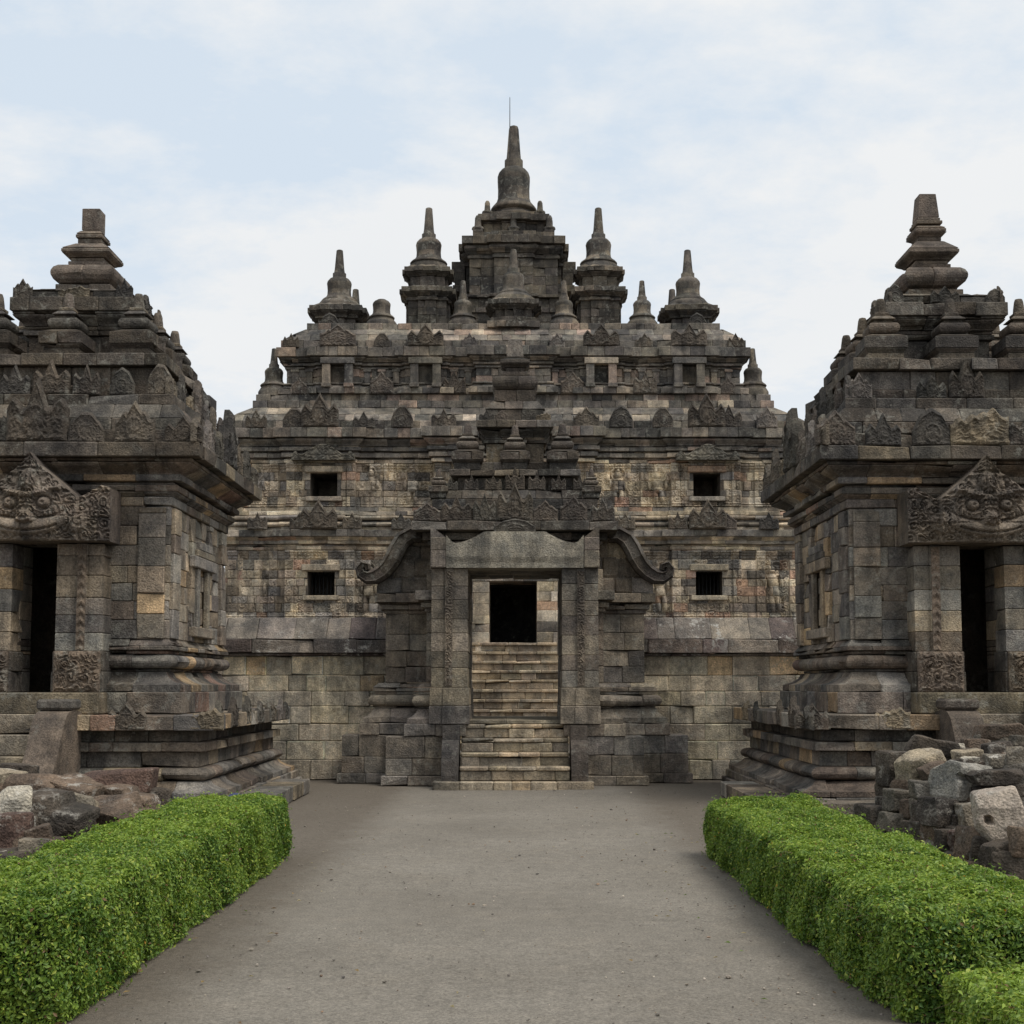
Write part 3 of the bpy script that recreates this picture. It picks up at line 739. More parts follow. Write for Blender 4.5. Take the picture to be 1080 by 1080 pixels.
    for k, (z1, y, hw) in enumerate(((1.0, 22.0, .88), (.78, 21.75, .88), (.56, 21.52, .88), (.35, 21.30, .88))):
        course(mb, Path([(cx - hw, y), (cx + hw, y)], False), p_flat(max(0, z1 - .225), z1 - .075, 0), .42, P_STEP, rng, .5 if k else 3.0, jit=.012, ch=.022); course(mb, Path([(cx - hw, y), (cx + hw, y)], False), p_flat(z1 - .075, z1, .022, .02), .5, P_STEP, rng, .55 if k else 3.0, jit=.014, ch=.03)
    course(mb, Path([(cx - 1.3, 21.1), (cx + 1.25, 21.1)], False), p_flat(-.02, .12, 0), .4, P_STEP, rng, .6, jit=.02, ch=.03)
    course(mb, Path([(cx - .8, 22.1), (cx + .8, 22.1)], False), p_flat(1.0, 1.07, 0), .8, P_STEP, rng, 2.6)
    mb.build('staircase', M_STONE, t)
    # lintel
    mb = MB(); lc = (.31, .285, .24, 1)
    def TL(u):
        a = abs(u)
        if a < .50: return .60
        if a < 1.02: return .60 - .19 * (a - .5) / .52 if a < .55 else .60 - .19 * math.sin((a - .50) / .52 * math.pi / 2)
        return .41 + (a - 1.02) * 1.1
    slabT(mb, -1.14, 1.14, 44, 14, TL, lambda U, Z: .014 * vnoise(U * 3, Z * 3, 8) + .03 * np.clip((Z - .08) / .1, 0, 1), .62, lambda u, o, z: (cx + u, 21.86 - o, 3.575 + z), lambda u, z: lc)
    for s in (-1, 1):
        for z0, z1 in ((3.575, 3.86), (3.862, 4.08)): box(mb, cx + s * 1.27 - .125, cx + s * 1.27 + .125, 21.80, 22.3, z0, z1, pick(P_GATE, rng))
        prism2 = [(cx + s * 1.145, 4.08), (cx + s * 1.395, 4.08), (cx + s * 1.395, 4.24), (cx + s * 1.33, 4.22)]
        if s < 0: prism2 = prism2[::-1]
        vs = [(x, 21.82, z) for x, z in prism2] + [(x, 22.3, z) for x, z in prism2]
        mb.add(vs, [(0, 1, 2, 3), (7, 6, 5, 4), (0, 4, 5, 1), (1, 5, 6, 2), (2, 6, 7, 3), (3, 7, 4, 0)], pick(P_DARK, rng))
    mb.build('lintel', M_STONE, t)
    # storey behind the lintel and roof tiers; plan centre (cx, 23.4)
    cy = 23.4
    R_ = lambda hx, hy: rect(cx - hx, cx + hx, cy - hy, cy + hy)
    mb = MB()
    stack(mb, R_(1.42, .98), 0, [('f', 3.58, 3.80, .02), ('f', 3.80, 4.0, .0), ('f', 4.0, 4.08, .06), ('f', 4.08, 4.21, .14)], P_GATE, rng, .45, back=1.3, minback=-.97)
    stack(mb, R_(1.70, 1.45), 0, [('f', 4.21, 4.37, .02)], P_DARK, rng, .55, back=1.3, minback=-1.4)
    stack(mb, R_(1.38, 1.1), 0, [('f', 4.37, 4.60, .0), ('f', 4.60, 4.78, .02), ('s', 4.78, 4.95, .0, -.10)], P_DARK, rng, .42, back=1.0, minback=-1.0, jit=.014)
    stack(mb, R_(1.0, .85), 0, [('f', 4.95, 5.2, -.02), ('f', 5.2, 5.32, .12)], P_DARK, rng, .42, back=.9, minback=-.84, jit=.014)
    mb.build('lower_roof', M_STONE, t)
    mb = MB()
    stack(mb, R_(.52, .5), 0, [('f', 5.32, 5.50, .1), ('w', 5.50, 5.84, -.02), ('f', 5.84, 5.90, .03), ('f', 5.90, 5.95, .0), ('b', 5.95, 6.07, .0, .09), ('f', 6.07, 6.10, .08), ('f', 6.10, 6.23, .15), ('f', 6.23, 6.45, -.02), ('s', 6.45, 6.62, .0, -.12), ('f', 6.62, 6.83, -.16)], P_DARK, rng, .34, back=.6, minback=-.49, jit=.016)
    mb.build('upper_roof', M_STONE, t)
    mb = MB()
    stack(mb, sq(cx, cy, .3), .3, [('t', 6.83, 7.09, .30, .10), ('f', 7.09, 7.14, .26), ('f', 7.14, 7.19, .21), ('f', 7.19, 7.27, .17), ('b', 7.27, 7.33, .19, .25), ('f', 7.33, 7.40, .26), ('s', 7.40, 7.46, .24, .14), ('s', 7.46, 7.80, .15, .12)], P_DARK, rng, .5, back=.5, minback=-.29)
    mb.build('finial', M_STONE, t)
    r1 = [(-.93, .38, .38), (-.62, .46, .43), (-.32, .38, .42), (0, .52, .66), (.32, .38, .42), (.62, .46, .44), (.93, .38, .38)]
    r2 = [(-.95, .22, .25), (-.64, .24, .27), (-.32, .25, .28), (0, .34, .40), (.32, .27, .30), (.64, .24, .28), (.95, .22, .25)]
    PL_ = (0, 4, 9, 12, 2)
    ante_side(t, 1.58, 4.37, 0, r1, rng, 0, 0, 1.36, PL_); ante_side(t, 1.16, 4.95, 0, r2, rng, 0, 0, .98, PL_)
    for sd in (1, 3):
        ante_side(t, 1.62, 4.37, sd, [(-.7, .4, .4), (0, .5, .5), (.7, .4, .4)], rng, 0, 0, 1.3)
        ante_side(t, 1.06, 4.95, sd, [(-.7, .25, .27), (0, .3, .35), (.7, .25, .27)], rng, 0, 0, .9)
    ante_side(t, .58, 6.23, 0, [(-.85, .22, .22), (-.4, .22, .24), (.4, .22, .24), (.85, .22, .22)], rng, 0, 0, .56)
    antefix(t, 0, 21.90 - cy, 4.175, 0, .62, .20, 3)
    tm = turret_mb(.9, 0, rng).build('turret', M_CARVE); first = True
    for tx, ty, tz, sc in ((-.82, -.62, 5.32, 1), (0, -.72, 5.32, .94), (.82, -.62, 5.32, 1), (-.82, .62, 5.32, 1), (.82, .62, 5.32, 1), (0, .72, 5.32, .94), (-1.30, -1.0, 4.8, .6), (1.30, -1.0, 4.8, .6)):
        o = tm if first else tm.copy()
        if not first: COL.objects.link(o)
        first = False; o.parent = t; o.location = (tx, ty, tz - .002); o.scale = (sc,) * 3
gate()

# ------------------------------------------------------------------ main temple
def bell_prof(s, z, tall=1.0, spire=True):
    """bell-shaped stupa: s = bell radius; returns profile from z up"""
    p = [(1.46 * s, z), (1.5 * s, z + .10 * s), (1.42 * s, z + .20 * s), (1.12 * s, z + .42 * s), (1.0 * s, z + .62 * s), (.97 * s, z + 1.0 * s), (1.0 * s, z + 1.4 * s), (1.03 * s, z + 1.62 * s), (.97 * s, z + 1.82 * s), (.80 * s, z + 2.02 * s), (.58 * s, z + 2.12 * s)]
    if spire:
        p += [(.56 * s, z + 2.14 * s), (.56 * s, z + 2.5 * s), (.46 * s, z + 2.52 * s), (.40 * s, z + 2.9 * s), (.27 * s, z + 2.52 * s + 1.95 * s * tall), (.2 * s, z + 2.52 * s + 2.0 * s * tall), (0, z + 2.52 * s + 2.02 * s * tall)]
    else: p += [(.5 * s, z + 2.2 * s), (0, z + 2.22 * s)]
    return p

def relief_wall(mb, x0, x1, z0, z1, y, bays, pal, seed, wins):
    res = .023; nu = int((x1 - x0) / res); nv = int((z1 - z0) / res)
    us = np.linspace(x0, x1, nu + 1); zs = np.linspace(z0, z1, nv + 1)
    U, Z = np.meshgrid(us, zs, indexing='ij')
    tint, joint = rows_tint(x0, x1, z0, z1, pal, seed, .25, .36, .32)
    H = joint(U, Z) * 1.0
    rng = random.Random(seed + 1); hh = z1 - z0
    carve = np.zeros_like(U)
    pil = [x0 + .22, x1 - .22]
    for bx, bw in bays:
        H += np.where(np.abs(U - bx) < bw, .12, 0); pil += [bx - bw + .12, bx + bw - .12]
    pil = sorted(pil + [-7.0, -3.7, 3.7, 7.0])
    for p in pil:   # carved pilasters
        a = np.abs(U - p); H += np.where(a < .13, .055, 0); carve += np.where(a < .10, scroll(U - p + .1, Z, .2, 1) * .028, 0)
    for i in range(len(pil) - 1):
        wd = pil[i + 1] - pil[i] - .3
        if wd < .45: continue
        nfig = max(1, int(wd / .8))
        for k in range(nfig):
            fx = pil[i] + .15 + wd * (k + .5) / nfig + rng.uniform(-.05, .05)
            if any(abs(fx - wx) < .7 for wx, _, _ in wins): continue
            fh = hh * rng.uniform(.62, .72); b = z0 + hh * .12; lean = rng.uniform(-.12, .12)
            def ell(cx_, cz_, rx, rz, d): return d * np.sqrt(np.clip(1 - ((U - cx_ - lean * (Z - b)) / rx) ** 2 - ((Z - cz_) / rz) ** 2, 0, 1))
            f = ell(fx, b + fh * .90, .105, .13, .11); f = np.maximum(f, ell(fx, b + fh * 1.04, .06, .10, .08))
            f = np.maximum(f, ell(fx, b + fh * .62, .16, fh * .22, .11)); f = np.maximum(f, ell(fx, b + fh * .42, .15, fh * .14, .12))
            for s in (-1, 1):
                f = np.maximum(f, ell(fx + s * .09, b + fh * .2, .075, fh * .24, .09))
                f = np.maximum(f, ell(fx + s * (.2 + rng.uniform(0, .06)), b + fh * rng.uniform(.5, .66), .055, fh * .16, .08))
                f = np.maximum(f, ell(fx + s * .3, b + fh * rng.uniform(.7, .9), .07, .12, .06))
            halo = np.sqrt((U - fx) ** 2 + (Z - b - fh * .92) ** 2); f = np.maximum(f, .05 * np.exp(-((halo - .2) / .03) ** 2))
            carve = np.maximum(carve, f)
        # tendrils round the figures
        msk = (U > pil[i] + .16) & (U < pil[i + 1] - .16)
        carve = np.where(msk & (carve < .02), scroll(U, Z, .21, i) * .034 + .004, carve)
    for zz, d in ((.04, .05), (.11, .03), (hh - .05, .06), (hh - .12, .03)): carve += np.where(np.abs(Z - z0 - zz) < .028, d, 0)
    worn = np.clip((vnoise(U * 1.3, Z * 1.3, seed) - .12) * 2.8, .3, 1)
    H += carve * worn * 1.35 + (vnoise(U * 16, Z * 16, 3) - .5) * .012
    hole = np.zeros((nu, nv), bool)
    for wx, wz0, wz1 in wins:
        ww = .39 if abs(wx) > 1 else .66
        uc = (us[:-1] + us[1:]) / 2; zc = (zs[:-1] + zs[1:]) / 2
        hole |= ((np.abs(uc - wx) < ww)[:, None]) & ((zc > wz0) & (zc < wz1))[None, :]
        fr = (np.abs(U - wx) < ww + .24) & (Z > wz0 - .12) & (Z < wz1 + .22); H = np.where(fr, .15 + joint(U, Z), H)
    vs = np.stack([U, y - H, Z], -1).reshape(-1, 3).tolist()
    fs = []; cs = []
    for i in range(nu):
        um = (us[i] + us[i + 1]) / 2
        for j in range(nv):
            if hole[i, j]: continue
            a = i * (nv + 1) + j; fs.append((a, a + nv + 1, a + nv + 2, a + 1)); cs.append(tint(um, (zs[j] + zs[j + 1]) / 2))
    mb.add(vs, fs, cs)

def main_temple():
    rng = random.Random(404); cx = -.1; Y0 = 38.0; YB = 48.0; cy = 43.0
    t = thing('main_temple', 'large weathered stone temple with reliefs, small windows and many spires behind the gate', 'temple', (cx, cy, 0))
    HW = 8.28
    def front(hw, yf, yb, jogs):
        """closed plan with projecting bays on the front: jogs (centre, halfwidth, depth)"""
        pts = [(cx - hw, yf)]
        for c, h, d in jogs: pts += [(cx + c - h, yf), (cx + c - h, yf - d), (cx + c + h, yf - d), (cx + c + h, yf)]
        pts += [(cx + hw, yf), (cx + hw, yb), (cx - hw, yb)]
        return Path(pts)
    J = [(-5.55, 1.0, .12), (0, 2.3, .3), (5.55, 1.0, .12)]
    fp = front(HW, Y0, YB, J)
    sides = Path([(cx + HW, Y0), (cx + HW, YB), (cx - HW, YB), (cx - HW, Y0)], False)
    mb = MB()
    stack(mb, rect(cx - 9.2, cx + 9.2, Y0 - 1.0, YB + 1.0), 0, [('w', 0, 1.4, 0)], P_MAIN, rng, .8, back=1.4)
    stack(mb, fp, 0, [('w', 1.4, 2.7, .25)], P_MAIN, rng, .5, back=1.0)
    q = fp.p; k0 = [i for i, v in enumerate(q) if abs(v.y - (Y0 - .3)) < 1e-6]
    fo = Path([(cx + .66, Y0 - .3)] + [tuple(v) for v in q[k0[1]:]] + [tuple(v) for v in q[:k0[0] + 1]] + [(cx - .66, Y0 - .3)], False)
    stack(mb, fo, 0, [('d', 2.7, 3.0, .3, .1), ('t', 3.0, 3.2, .05, .12), ('f', 3.2, 3.36, .12), ('b', 3.36, 3.5, .10, .02)], P_MAIN, rng, .5, back=1.0)
    mb.build('base', M_STONE, t)
    wz = ((4.2, 4.88), (7.05, 7.72))
    WX = (-5.6 - cx, 5.5 - cx)
    bays = [(c + cx, h) for c, h, d in J if abs(c) > 1] + [(cx, 2.3)]
    mb = MB()
    relief_wall(mb, cx - HW, cx + HW, 3.5, 5.5, Y0, bays, P_MAIN, 51, [(-5.6, *wz[0]), (5.5, *wz[0]), (cx, 3.4, 4.5)])
    stack(mb, sides, 0, [('w', 3.5, 5.5, 0)], P_MAIN, rng, .6, back=.5)
    mb.build('lower_storey', M_STONE, t)
    mb = MB()
    stack(mb, fp, 0, [('f', 5.5, 5.60, .06), ('f', 5.60, 5.66, .02), ('f', 5.66, 5.76, .14), ('b', 5.76, 5.86, .12, .24), ('f', 5.86, 6.06, .30, 0, P_MROOF), ('f', 6.06, 6.16, .10), ('t', 6.16, 6.30, .10, .09), ('f', 6.30, 6.36, .06, 0, P_DARK), ('t', 6.36, 6.50, .07, .07), ('f', 6.50, 6.62, .10), ('f', 6.62, 6.74, .04)], P_MAIN, rng, .5, back=.9, jit=.014)
    mb.build('middle_cornice', M_STONE, t)
    mb = MB()
    relief_wall(mb, cx - HW + .02, cx + HW - .02, 6.74, 8.02, Y0 + .02, bays, P_MAIN, 52, [(-5.55, *wz[1]), (5.47, *wz[1])])
    stack(mb, sides, 0, [('w', 6.74, 8.02, -.02)], P_MAIN, rng, .6, back=.5)
    mb.build('upper_storey', M_STONE, t)
    mb = MB()
    stack(mb, fp, 0, [('f', 8.02, 8.12, .05, 0, P_MAIN), ('f', 8.12, 8.17, .02), ('f', 8.17, 8.30, .12), ('f', 8.30, 8.35, .07, 0, P_DARK), ('f', 8.35, 8.46, .17), ('f', 8.46, 8.51, .10, 0, P_DARK), ('b', 8.51, 8.68, .12, .26), ('f', 8.68, 8.72, .20, 0, P_DARK)], P_MROOF, rng, .5, back=.9, jit=.014)
    stack(mb, fp, 0, [('f', 8.72, 9.0, .33)], P_MROOF, rng, .42, back=1.2, jit=.02)
    mb.build('upper_cornice', M_STONE, t)
    # sloping roof above the cornice
    mb = MB(); fr = front(HW, Y0 + .1, YB, [])
    stack(mb, fr, 0, [('f', 9.0, 9.26, .18), ('s', 9.26, 9.52, .14, -.16), ('s', 9.52, 9.80, -.18, -.56), ('f', 9.80, 10.02, -.58), ('f', 10.02, 10.22, -.66)], P_MROOF, rng, .42, back=1.1, jit=.022, ch=.02)
    mb.build('sloping_roof', M_STONE, t)
    # attic storey
    HA = 6.75; YA = 38.95; JA = [(-5.2, .62, .12), (-2.6, .62, .12), (0, 1.1, .25), (2.6, .62, .12), (5.2, .62, .12)]
    fa = front(HA, YA, YB - .9, JA)
    mb = MB()
    stack(mb, fa, 0, [('f', 10.22, 10.40, .22), ('d', 10.40, 10.50, .16, .06), ('t', 10.50, 10.58, .05, .06), ('w', 10.58, 11.0, 0), ('f', 11.0, 11.06, .05), ('f', 11.06, 11.10, .02, 0, P_DARK), ('f', 11.10, 11.17, .09), ('f', 11.17, 11.21, .04, 0, P_DARK), ('b', 11.21, 11.31, .08, .2), ('f', 11.31, 11.34, .18)], P_MROOF, rng, .36, back=.9, jit=.016)
    for x in np.arange(-6.5, 6.6, .43):   # attic pilasters
        if any(abs(x - c) < h + .1 for c, h, d in JA): continue
        box(mb, cx + x - .09, cx + x + .09, YA - .06, YA + .2, 10.58, 11.0, pick(P_MROOF, rng))
        box(mb, cx + x - .12, cx + x + .12, YA - .09, YA + .2, 10.92, 11.0 - .003, pick(P_MROOF, rng))
    mb.build('attic_storey', M_STONE, t)
    mb = MB()
    stack(mb, fa, 0, [('f', 11.34, 11.62, .28)], P_MROOF, rng, .42, back=1.4, jit=.022, ch=.02)
    ft = front(HA, YA, YB - .9, [])
    stack(mb, ft, 0, [('f', 11.62, 11.86, .16), ('s', 11.86, 12.10, .12, -.12), ('s', 12.10, 12.36, -.14, -.46), ('f', 12.36, 12.56, -.50)], P_MROOF, rng, .4, back=1.5, jit=.024, ch=.02)
    stack(mb, rect(cx - 5.6, cx + 5.6, 40.0, 46.2), 0, [('f', 12.3, 12.62, 0)], P_MROOF, rng, 1.5, back=3.2, minback=-3.05)
    mb.build('terrace_roof', M_STONE, t)
    for c in (-5.2, -2.6, 2.6, 5.2):
        mb = MB(); y = YA - .12; x = cx + c
        for s in (-1, 1): box(mb, x + s * .33 - .12, x + s * .33 + .12, y - .26, y + .1, 10.41, 11.10, pick(P_MROOF, rng)); box(mb, x + s * .33 - .14, x + s * .33 + .14, y - .29, y + .1, 10.402, 10.52, pick(P_MROOF, rng))
        box(mb, x - .50, x + .50, y - .30, y + .1, 11.102, 11.28, pick(P_MROOF, rng)); box(mb, x - .42, x + .42, y - .24, y + .1, 11.282, 11.36, pick(P_DARK, rng))
        box(mb, x - .2, x + .2, y - .02, y + .05, 10.45, 11.1, pick(P_DARK, rng))
        mb.build('niche', M_STONE, t)
    # windows: deep openings through thick stone, lower ones barred
    for k, (a, b) in enumerate(wz):
        for wx in ((-5.6, 5.5) if k == 0 else (-5.55, 5.47)):
            mb = MB(); ww = .39; y = Y0 - .15; dep = 1.6; o = .003
            tn = lambda: pick(P_DARK, rng)
            X0, X1, Za, Zb = wx - ww, wx + ww, a - .012, b + .012
            bars = [(X0, X1, y + .02, y + dep, Za - .1, Za), (X0, X1, y + .02, y + dep, Zb, Zb + .1), (X0 - .1, X0, y + .02, y + dep, Za, Zb), (X1, X1 + .1, y + .02, y + dep, Za, Zb), (X0, X1, y + dep, y + dep + .1, Za, Zb)]
            for bb in bars: box(mb, *bb, tn(), 0)
            wo = mb.build('window', M_STONE, t)
            mb = MB(); box(mb, wx - .55, wx + .55, y - .10, y + .2, b + .015, b + .20, pick(P_MAIN, rng), .02); mb.build('window_lintel', M_STONE, wo); mb = MB(); box(mb, wx - .52, wx + .52, y - .07, y + .2, a - .15, a - .015, pick(P_MAIN, rng), .02)
            mb.build('window_sill', M_STONE, wo)
            if k == 0:
                mb = MB()
                for q in range(7):
                    xx = wx - .33 + q * .11; lathe(mb, xx, y + .5, [(.016, a), (.016, b)], [(1, (.03, .03, .03))], rng, 6)
                mb.build('iron_bars', M_IRON, wo)
    # portal and stair seen through the gate
    mb = MB(); yp = 36.6
    for s in (-1, 1):
        P = [(cx + s * .66, 38.0), (cx + s * .66, yp), (cx + s * 1.7, yp), (cx + s * 1.7, 38.0)]
        stack(mb, Path(P if s > 0 else P[::-1], False), 0, [('w', 1.4, 2.8, .1), ('w', 2.8, 4.5, 0)], P_MAIN, rng, .45, back=.5)
    stack(mb, rect(cx - 1.7, cx + 1.7, yp, 38), 0, [('f', 4.5, 4.85, .02), ('f', 4.85, 5.1, .1), ('s', 5.1, 5.4, .0, -.3), ('s', 5.4, 5.7, -.3, -.6)], P_MROOF, rng, .5, back=1.5, minback=-.69)
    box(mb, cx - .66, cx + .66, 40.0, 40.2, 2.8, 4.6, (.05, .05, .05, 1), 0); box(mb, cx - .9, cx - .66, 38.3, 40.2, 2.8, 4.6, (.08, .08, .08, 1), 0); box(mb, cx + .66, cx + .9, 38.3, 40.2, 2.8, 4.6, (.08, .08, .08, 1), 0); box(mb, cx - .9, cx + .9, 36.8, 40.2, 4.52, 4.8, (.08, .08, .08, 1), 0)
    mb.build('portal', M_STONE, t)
    mb = MB(); pst = [(4, (.30, .25, .185)), (3, (.25, .21, .155)), (2, (.33, .29, .22))]
    for k in range(11):
        z1 = 2.8 - k * .255; y = yp - .12 - k * .30
        course(mb, Path([(cx - 1.4, y), (cx + 1.4, y)], False), p_flat(max(0, z1 - .255), z1 - .085, 0), .5, pst, rng, 1.4 if k == 0 else .6, jit=.016, ch=.02); course(mb, Path([(cx - 1.4, y), (cx + 1.4, y)], False), p_flat(z1 - .085, z1, .055, .02), .62, pst, rng, 1.4 if k == 0 else .6, jit=.016, ch=.03)
    mb.build('staircase', M_STONE, t)
    # antefixes along the cornices
    for c in (-7.3, -6.1, -4.6, -3.2, 3.2, 4.7, 6.1, 7.3):
        antefix(t, c, Y0 - .38 - cy + (-.0), 6.055, 0, .5, .46, rng.randrange(14))
    for c in (-5.55, 5.55): antefix(t, c, Y0 - .46 - cy, 6.055, 0, .95, .80, 1)
    for c in (-7.4, -6.3, -4.3, -3.2, -2.0, 2.1, 3.1, 4.3, 6.2, 7.3): antefix(t, c, Y0 - .30 - cy, 8.995, 0, .58 + rng.uniform(-.06, .1), .5 + rng.uniform(-.06, .14), rng.randrange(14))
    for c in (-5.55, 5.55): antefix(t, c, Y0 - .40 - cy, 8.995, 0, .95, .95, 1)
    for c in (-6.6, -3.9, -1.3, 1.3, 3.9, 6.6): antefix(t, c, YA - .22 - cy, 11.615, 0, .42, .42, rng.randrange(14))
    for c in (-5.2, -2.6, 2.6, 5.2): antefix(t, c, YA - .36 - cy, 11.615, 0, .95, .66, rng.randrange(3))
    for c in (-3.9, -1.75, 1.75, 3.9): antefix(t, c, YA - .25 - cy, 10.21, 0, .62, .66, rng.randrange(3))
    for c in (-6.35, 6.35): antefix(t, c, YA - .2 - cy, 10.21, 0, .4, .5, 2)
    for c in (-5.6, 0, 5.6): antefix(t, c, 39.72 - cy, 12.4, 0, .55, .5, 3)
    # curved gable over the upper windows
    for wx in (-5.55, 5.47):
        mb = MB(); c0 = (.135, .124, .104, 1)
        def Tg(u): a = abs(u); return .16 + .30 * math.cos(min(a / .62, 1) * math.pi / 2) ** 1.5 + (.10 * math.exp(-((a - .78) / .07) ** 2))
        slabT(mb, -.9, .9, 40, 14, Tg, lambda U, Z: .03 + .03 * scroll(np.abs(U), Z, .2, 0), .3, lambda u, o, z: (wx + u, Y0 - .42 - o, 8.06 + z), lambda u, z: c0)
        mb.build('window_gable', M_STONE, t)
    # ----- stupas and towers on the terrace
    def stupa(x, y, z, s, base, spire=True, tall=1.0):
        mb = MB(); lathe(mb, x, y, [(base, z), (base, z + .16), (base * .93, z + .22), (1.3 * s, z + .34)] + bell_prof(s, z + .34, tall, spire), P_TOWER, rng, 24, 5)
        return mb.build('stupa', M_STONE, t)
    for x, sp in ((-4.05, False), (-1.55, True), (1.55, True), (3.95, True)): stupa(cx + x, 40.0, 12.5, .27, .48, sp, .95)
    stupa(cx - 7.18, 39.2, 10.2, .27, .46, True, .9); stupa(cx + 7.18, 39.2, 10.2, .27, .46, True, .9)
    stupa(cx - 7.18, 46.8, 10.2, .27, .46); stupa(cx + 7.18, 46.8, 10.2, .27, .46)
    for x in (-4.0, -1.6, 1.6, 4.0): stupa(cx + x, 46.0, 12.5, .27, .48)
    def cross(x, y, h, j, d): # square plan with a projection on each side
        pts = []
        for k in range(4):
            a = k * math.pi / 2; c, s_ = round(math.cos(a)), round(math.sin(a))
            for px, py in ((-h, -h), (-j, -h), (-j, -h - d), (j, -h - d), (j, -h)): pts.append((x + px * c - py * s_, y + px * s_ + py * c))
        return Path(pts)
    def corner_tower(x, y):
        mb = MB(); q = cross(x, y, .62, .3, .10)
        stack(mb, q, 0, [('f', 12.45, 12.62, .10), ('f', 12.62, 12.74, .0), ('w', 12.74, 13.02, -.04), ('f', 13.02, 13.10, .04), ('b', 13.10, 13.22, .04, .16), ('f', 13.22, 13.40, .20), ('s', 13.40, 13.56, .1, -.1)], P_TOWER, rng, .3, back=.6, minback=-.6, jit=.012)
        rt = mb.build('roof_tower', M_STONE, t)
        mb = MB(); lathe(mb, x, y, [(.72, 13.42), (.70, 13.56), (.6, 13.68)] + bell_prof(.38, 13.68, 1.0), P_TOWER, rng, 24, 5); mb.build('stupa', M_STONE, rt)
    for x in (-5.52, 5.52):
        corner_tower(cx + x, 41.2); corner_tower(cx + x, 45.4)
    def side_tower(x, y):
        mb = MB(); q = cross(x, y, .60, .28, .09)
        stack(mb, q, 0, [('f', 12.45, 12.7, .12), ('w', 12.7, 13.7, 0), ('f', 13.7, 13.78, .06), ('f', 13.78, 13.84, .02), ('b', 13.84, 13.95, .05, .17), ('f', 13.95, 14.12, .20), ('w', 14.12, 14.5, -.06), ('b', 14.5, 14.62, -.03, .08), ('f', 14.62, 14.78, .12), ('s', 14.78, 14.92, .04, -.12)], P_TOWER, rng, .32, back=.6, minback=-.58, jit=.012)
        rt = mb.build('roof_tower', M_STONE, t)
        mb = MB(); lathe(mb, x, y, [(.66, 14.8), (.63, 14.96), (.55, 15.06)] + bell_prof(.40, 15.04, 1.08), P_TOWER, rng, 24, 5); mb.build('stupa', M_STONE, rt)
    for x in (-2.72, 2.72):
        side_tower(cx + x, 41.6); side_tower(cx + x, 45.0)
    # front centre stupa on its pedestal
    mb = MB(); q = cross(cx, 40.1, .55, .26, .08)
    stack(mb, q, 0, [('f', 12.40, 12.6, .24), ('f', 12.6, 12.74, .12), ('w', 12.74, 13.0, .0), ('b', 13.0, 13.12, .04, .18), ('f', 13.12, 13.28, .22), ('s', 13.28, 13.42, .12, -.04)], P_TOWER, rng, .3, back=.6, minback=-.54, jit=.012)
    fs_ = mb.build('roof_tower', M_STONE, t)
    mb = MB(); lathe(mb, cx, 40.1, [(.70, 13.3), (.66, 13.46), (.5, 13.6)] + bell_prof(.34, 13.58, .9), P_TOWER, rng, 24, 5); mb.build('stupa', M_STONE, fs_)
    # central tower
    ty = 43.2; mb = MB(); q = cross(cx, ty, 1.42, .62, .14)
    stack(mb, q, 0, [('w', 12.4, 13.5, .12), ('f', 13.5, 13.66, .18), ('w', 13.66, 14.0, .06), ('f', 14.0, 14.10, .16), ('w', 14.10, 15.30, .0), ('f', 15.30, 15.40, .06), ('f', 15.40, 15.46, .02), ('b', 15.46, 15.60, .05, .17), ('f', 15.60, 15.68, .17), ('f', 15.68, 15.74, .12, 0, P_DARK), ('f', 15.74, 16.0, .24)], P_TOWER, rng, .42, back=.9, minback=-1.4, jit=.014)
    for s in (-1, 1):   # side aedicules
        for x0, x1, z0, z1 in ((1.6, 2.0, 14.5, 14.72), (1.6, 1.94, 14.72, 15.12), (1.6, 2.04, 15.12, 15.5)):
            a, b = cx + s * x0, cx + s * x1; box(mb, min(a, b), max(a, b), ty - .55, ty + .55, z0, z1, pick(P_TOWER, rng))
    q = cross(cx, ty, 1.1, .5, .12)
    stack(mb, q, 0, [('f', 16.0, 16.24, .22), ('w', 16.24, 16.62, -.12), ('f', 16.62, 16.68, -.10, 0, P_DARK), ('f', 16.68, 16.90, .06), ('f', 16.90, 17.04, -.12)], P_TOWER, rng, .36, back=.9, minback=-1.08, jit=.014)
    ct = mb.build('central_tower', M_STONE, t)
    def mini(x, y, z, s):
        mb = MB(); box(mb, x - .17 * s, x + .17 * s, y - .17 * s, y + .17 * s, z, z + .14 * s, pick(P_TOWER, rng), .01)
        lathe(mb, x, y, [(.21 * s, z + .14 * s), (.2 * s, z + .2 * s), (.12 * s, z + .24 * s), (.105 * s, z + .42 * s), (.10 * s, z + .54 * s), (.06 * s, z + .62 * s), (0, z + .64 * s)], P_TOWER, rng, 12, 12); mb.build('small_finial', M_STONE, ct)
    for a in (-1, 0, 1):
        for b in (-1, 0, 1):
            if a or b: mini(cx + a * 1.16, ty + b * 1.16, 16.235, .95)
    for a in (-1, 1):
        for b in (-1, 1): mini(cx + a * .86, ty + b * .86, 16.895, .85)
    mb = MB(); lathe(mb, cx, ty, [(.76, 17.0), (.74, 17.14), (.66, 17.26), (.60, 17.34), (.76, 17.36), (.77, 17.42), (.70, 17.52), (.58, 17.66), (.53, 17.82), (.525, 18.1), (.54, 18.4), (.54, 18.56), (.50, 18.68), (.42, 18.78), (.31, 18.84), (.305, 18.86), (.305, 19.12), (.25, 19.13), (.225, 19.38), (.165, 20.2), (.14, 20.29), (.06, 20.33), (0, 20.335)], P_TOWER, rng, 28, 6)
    mb.build('bell_spire', M_STONE, ct)
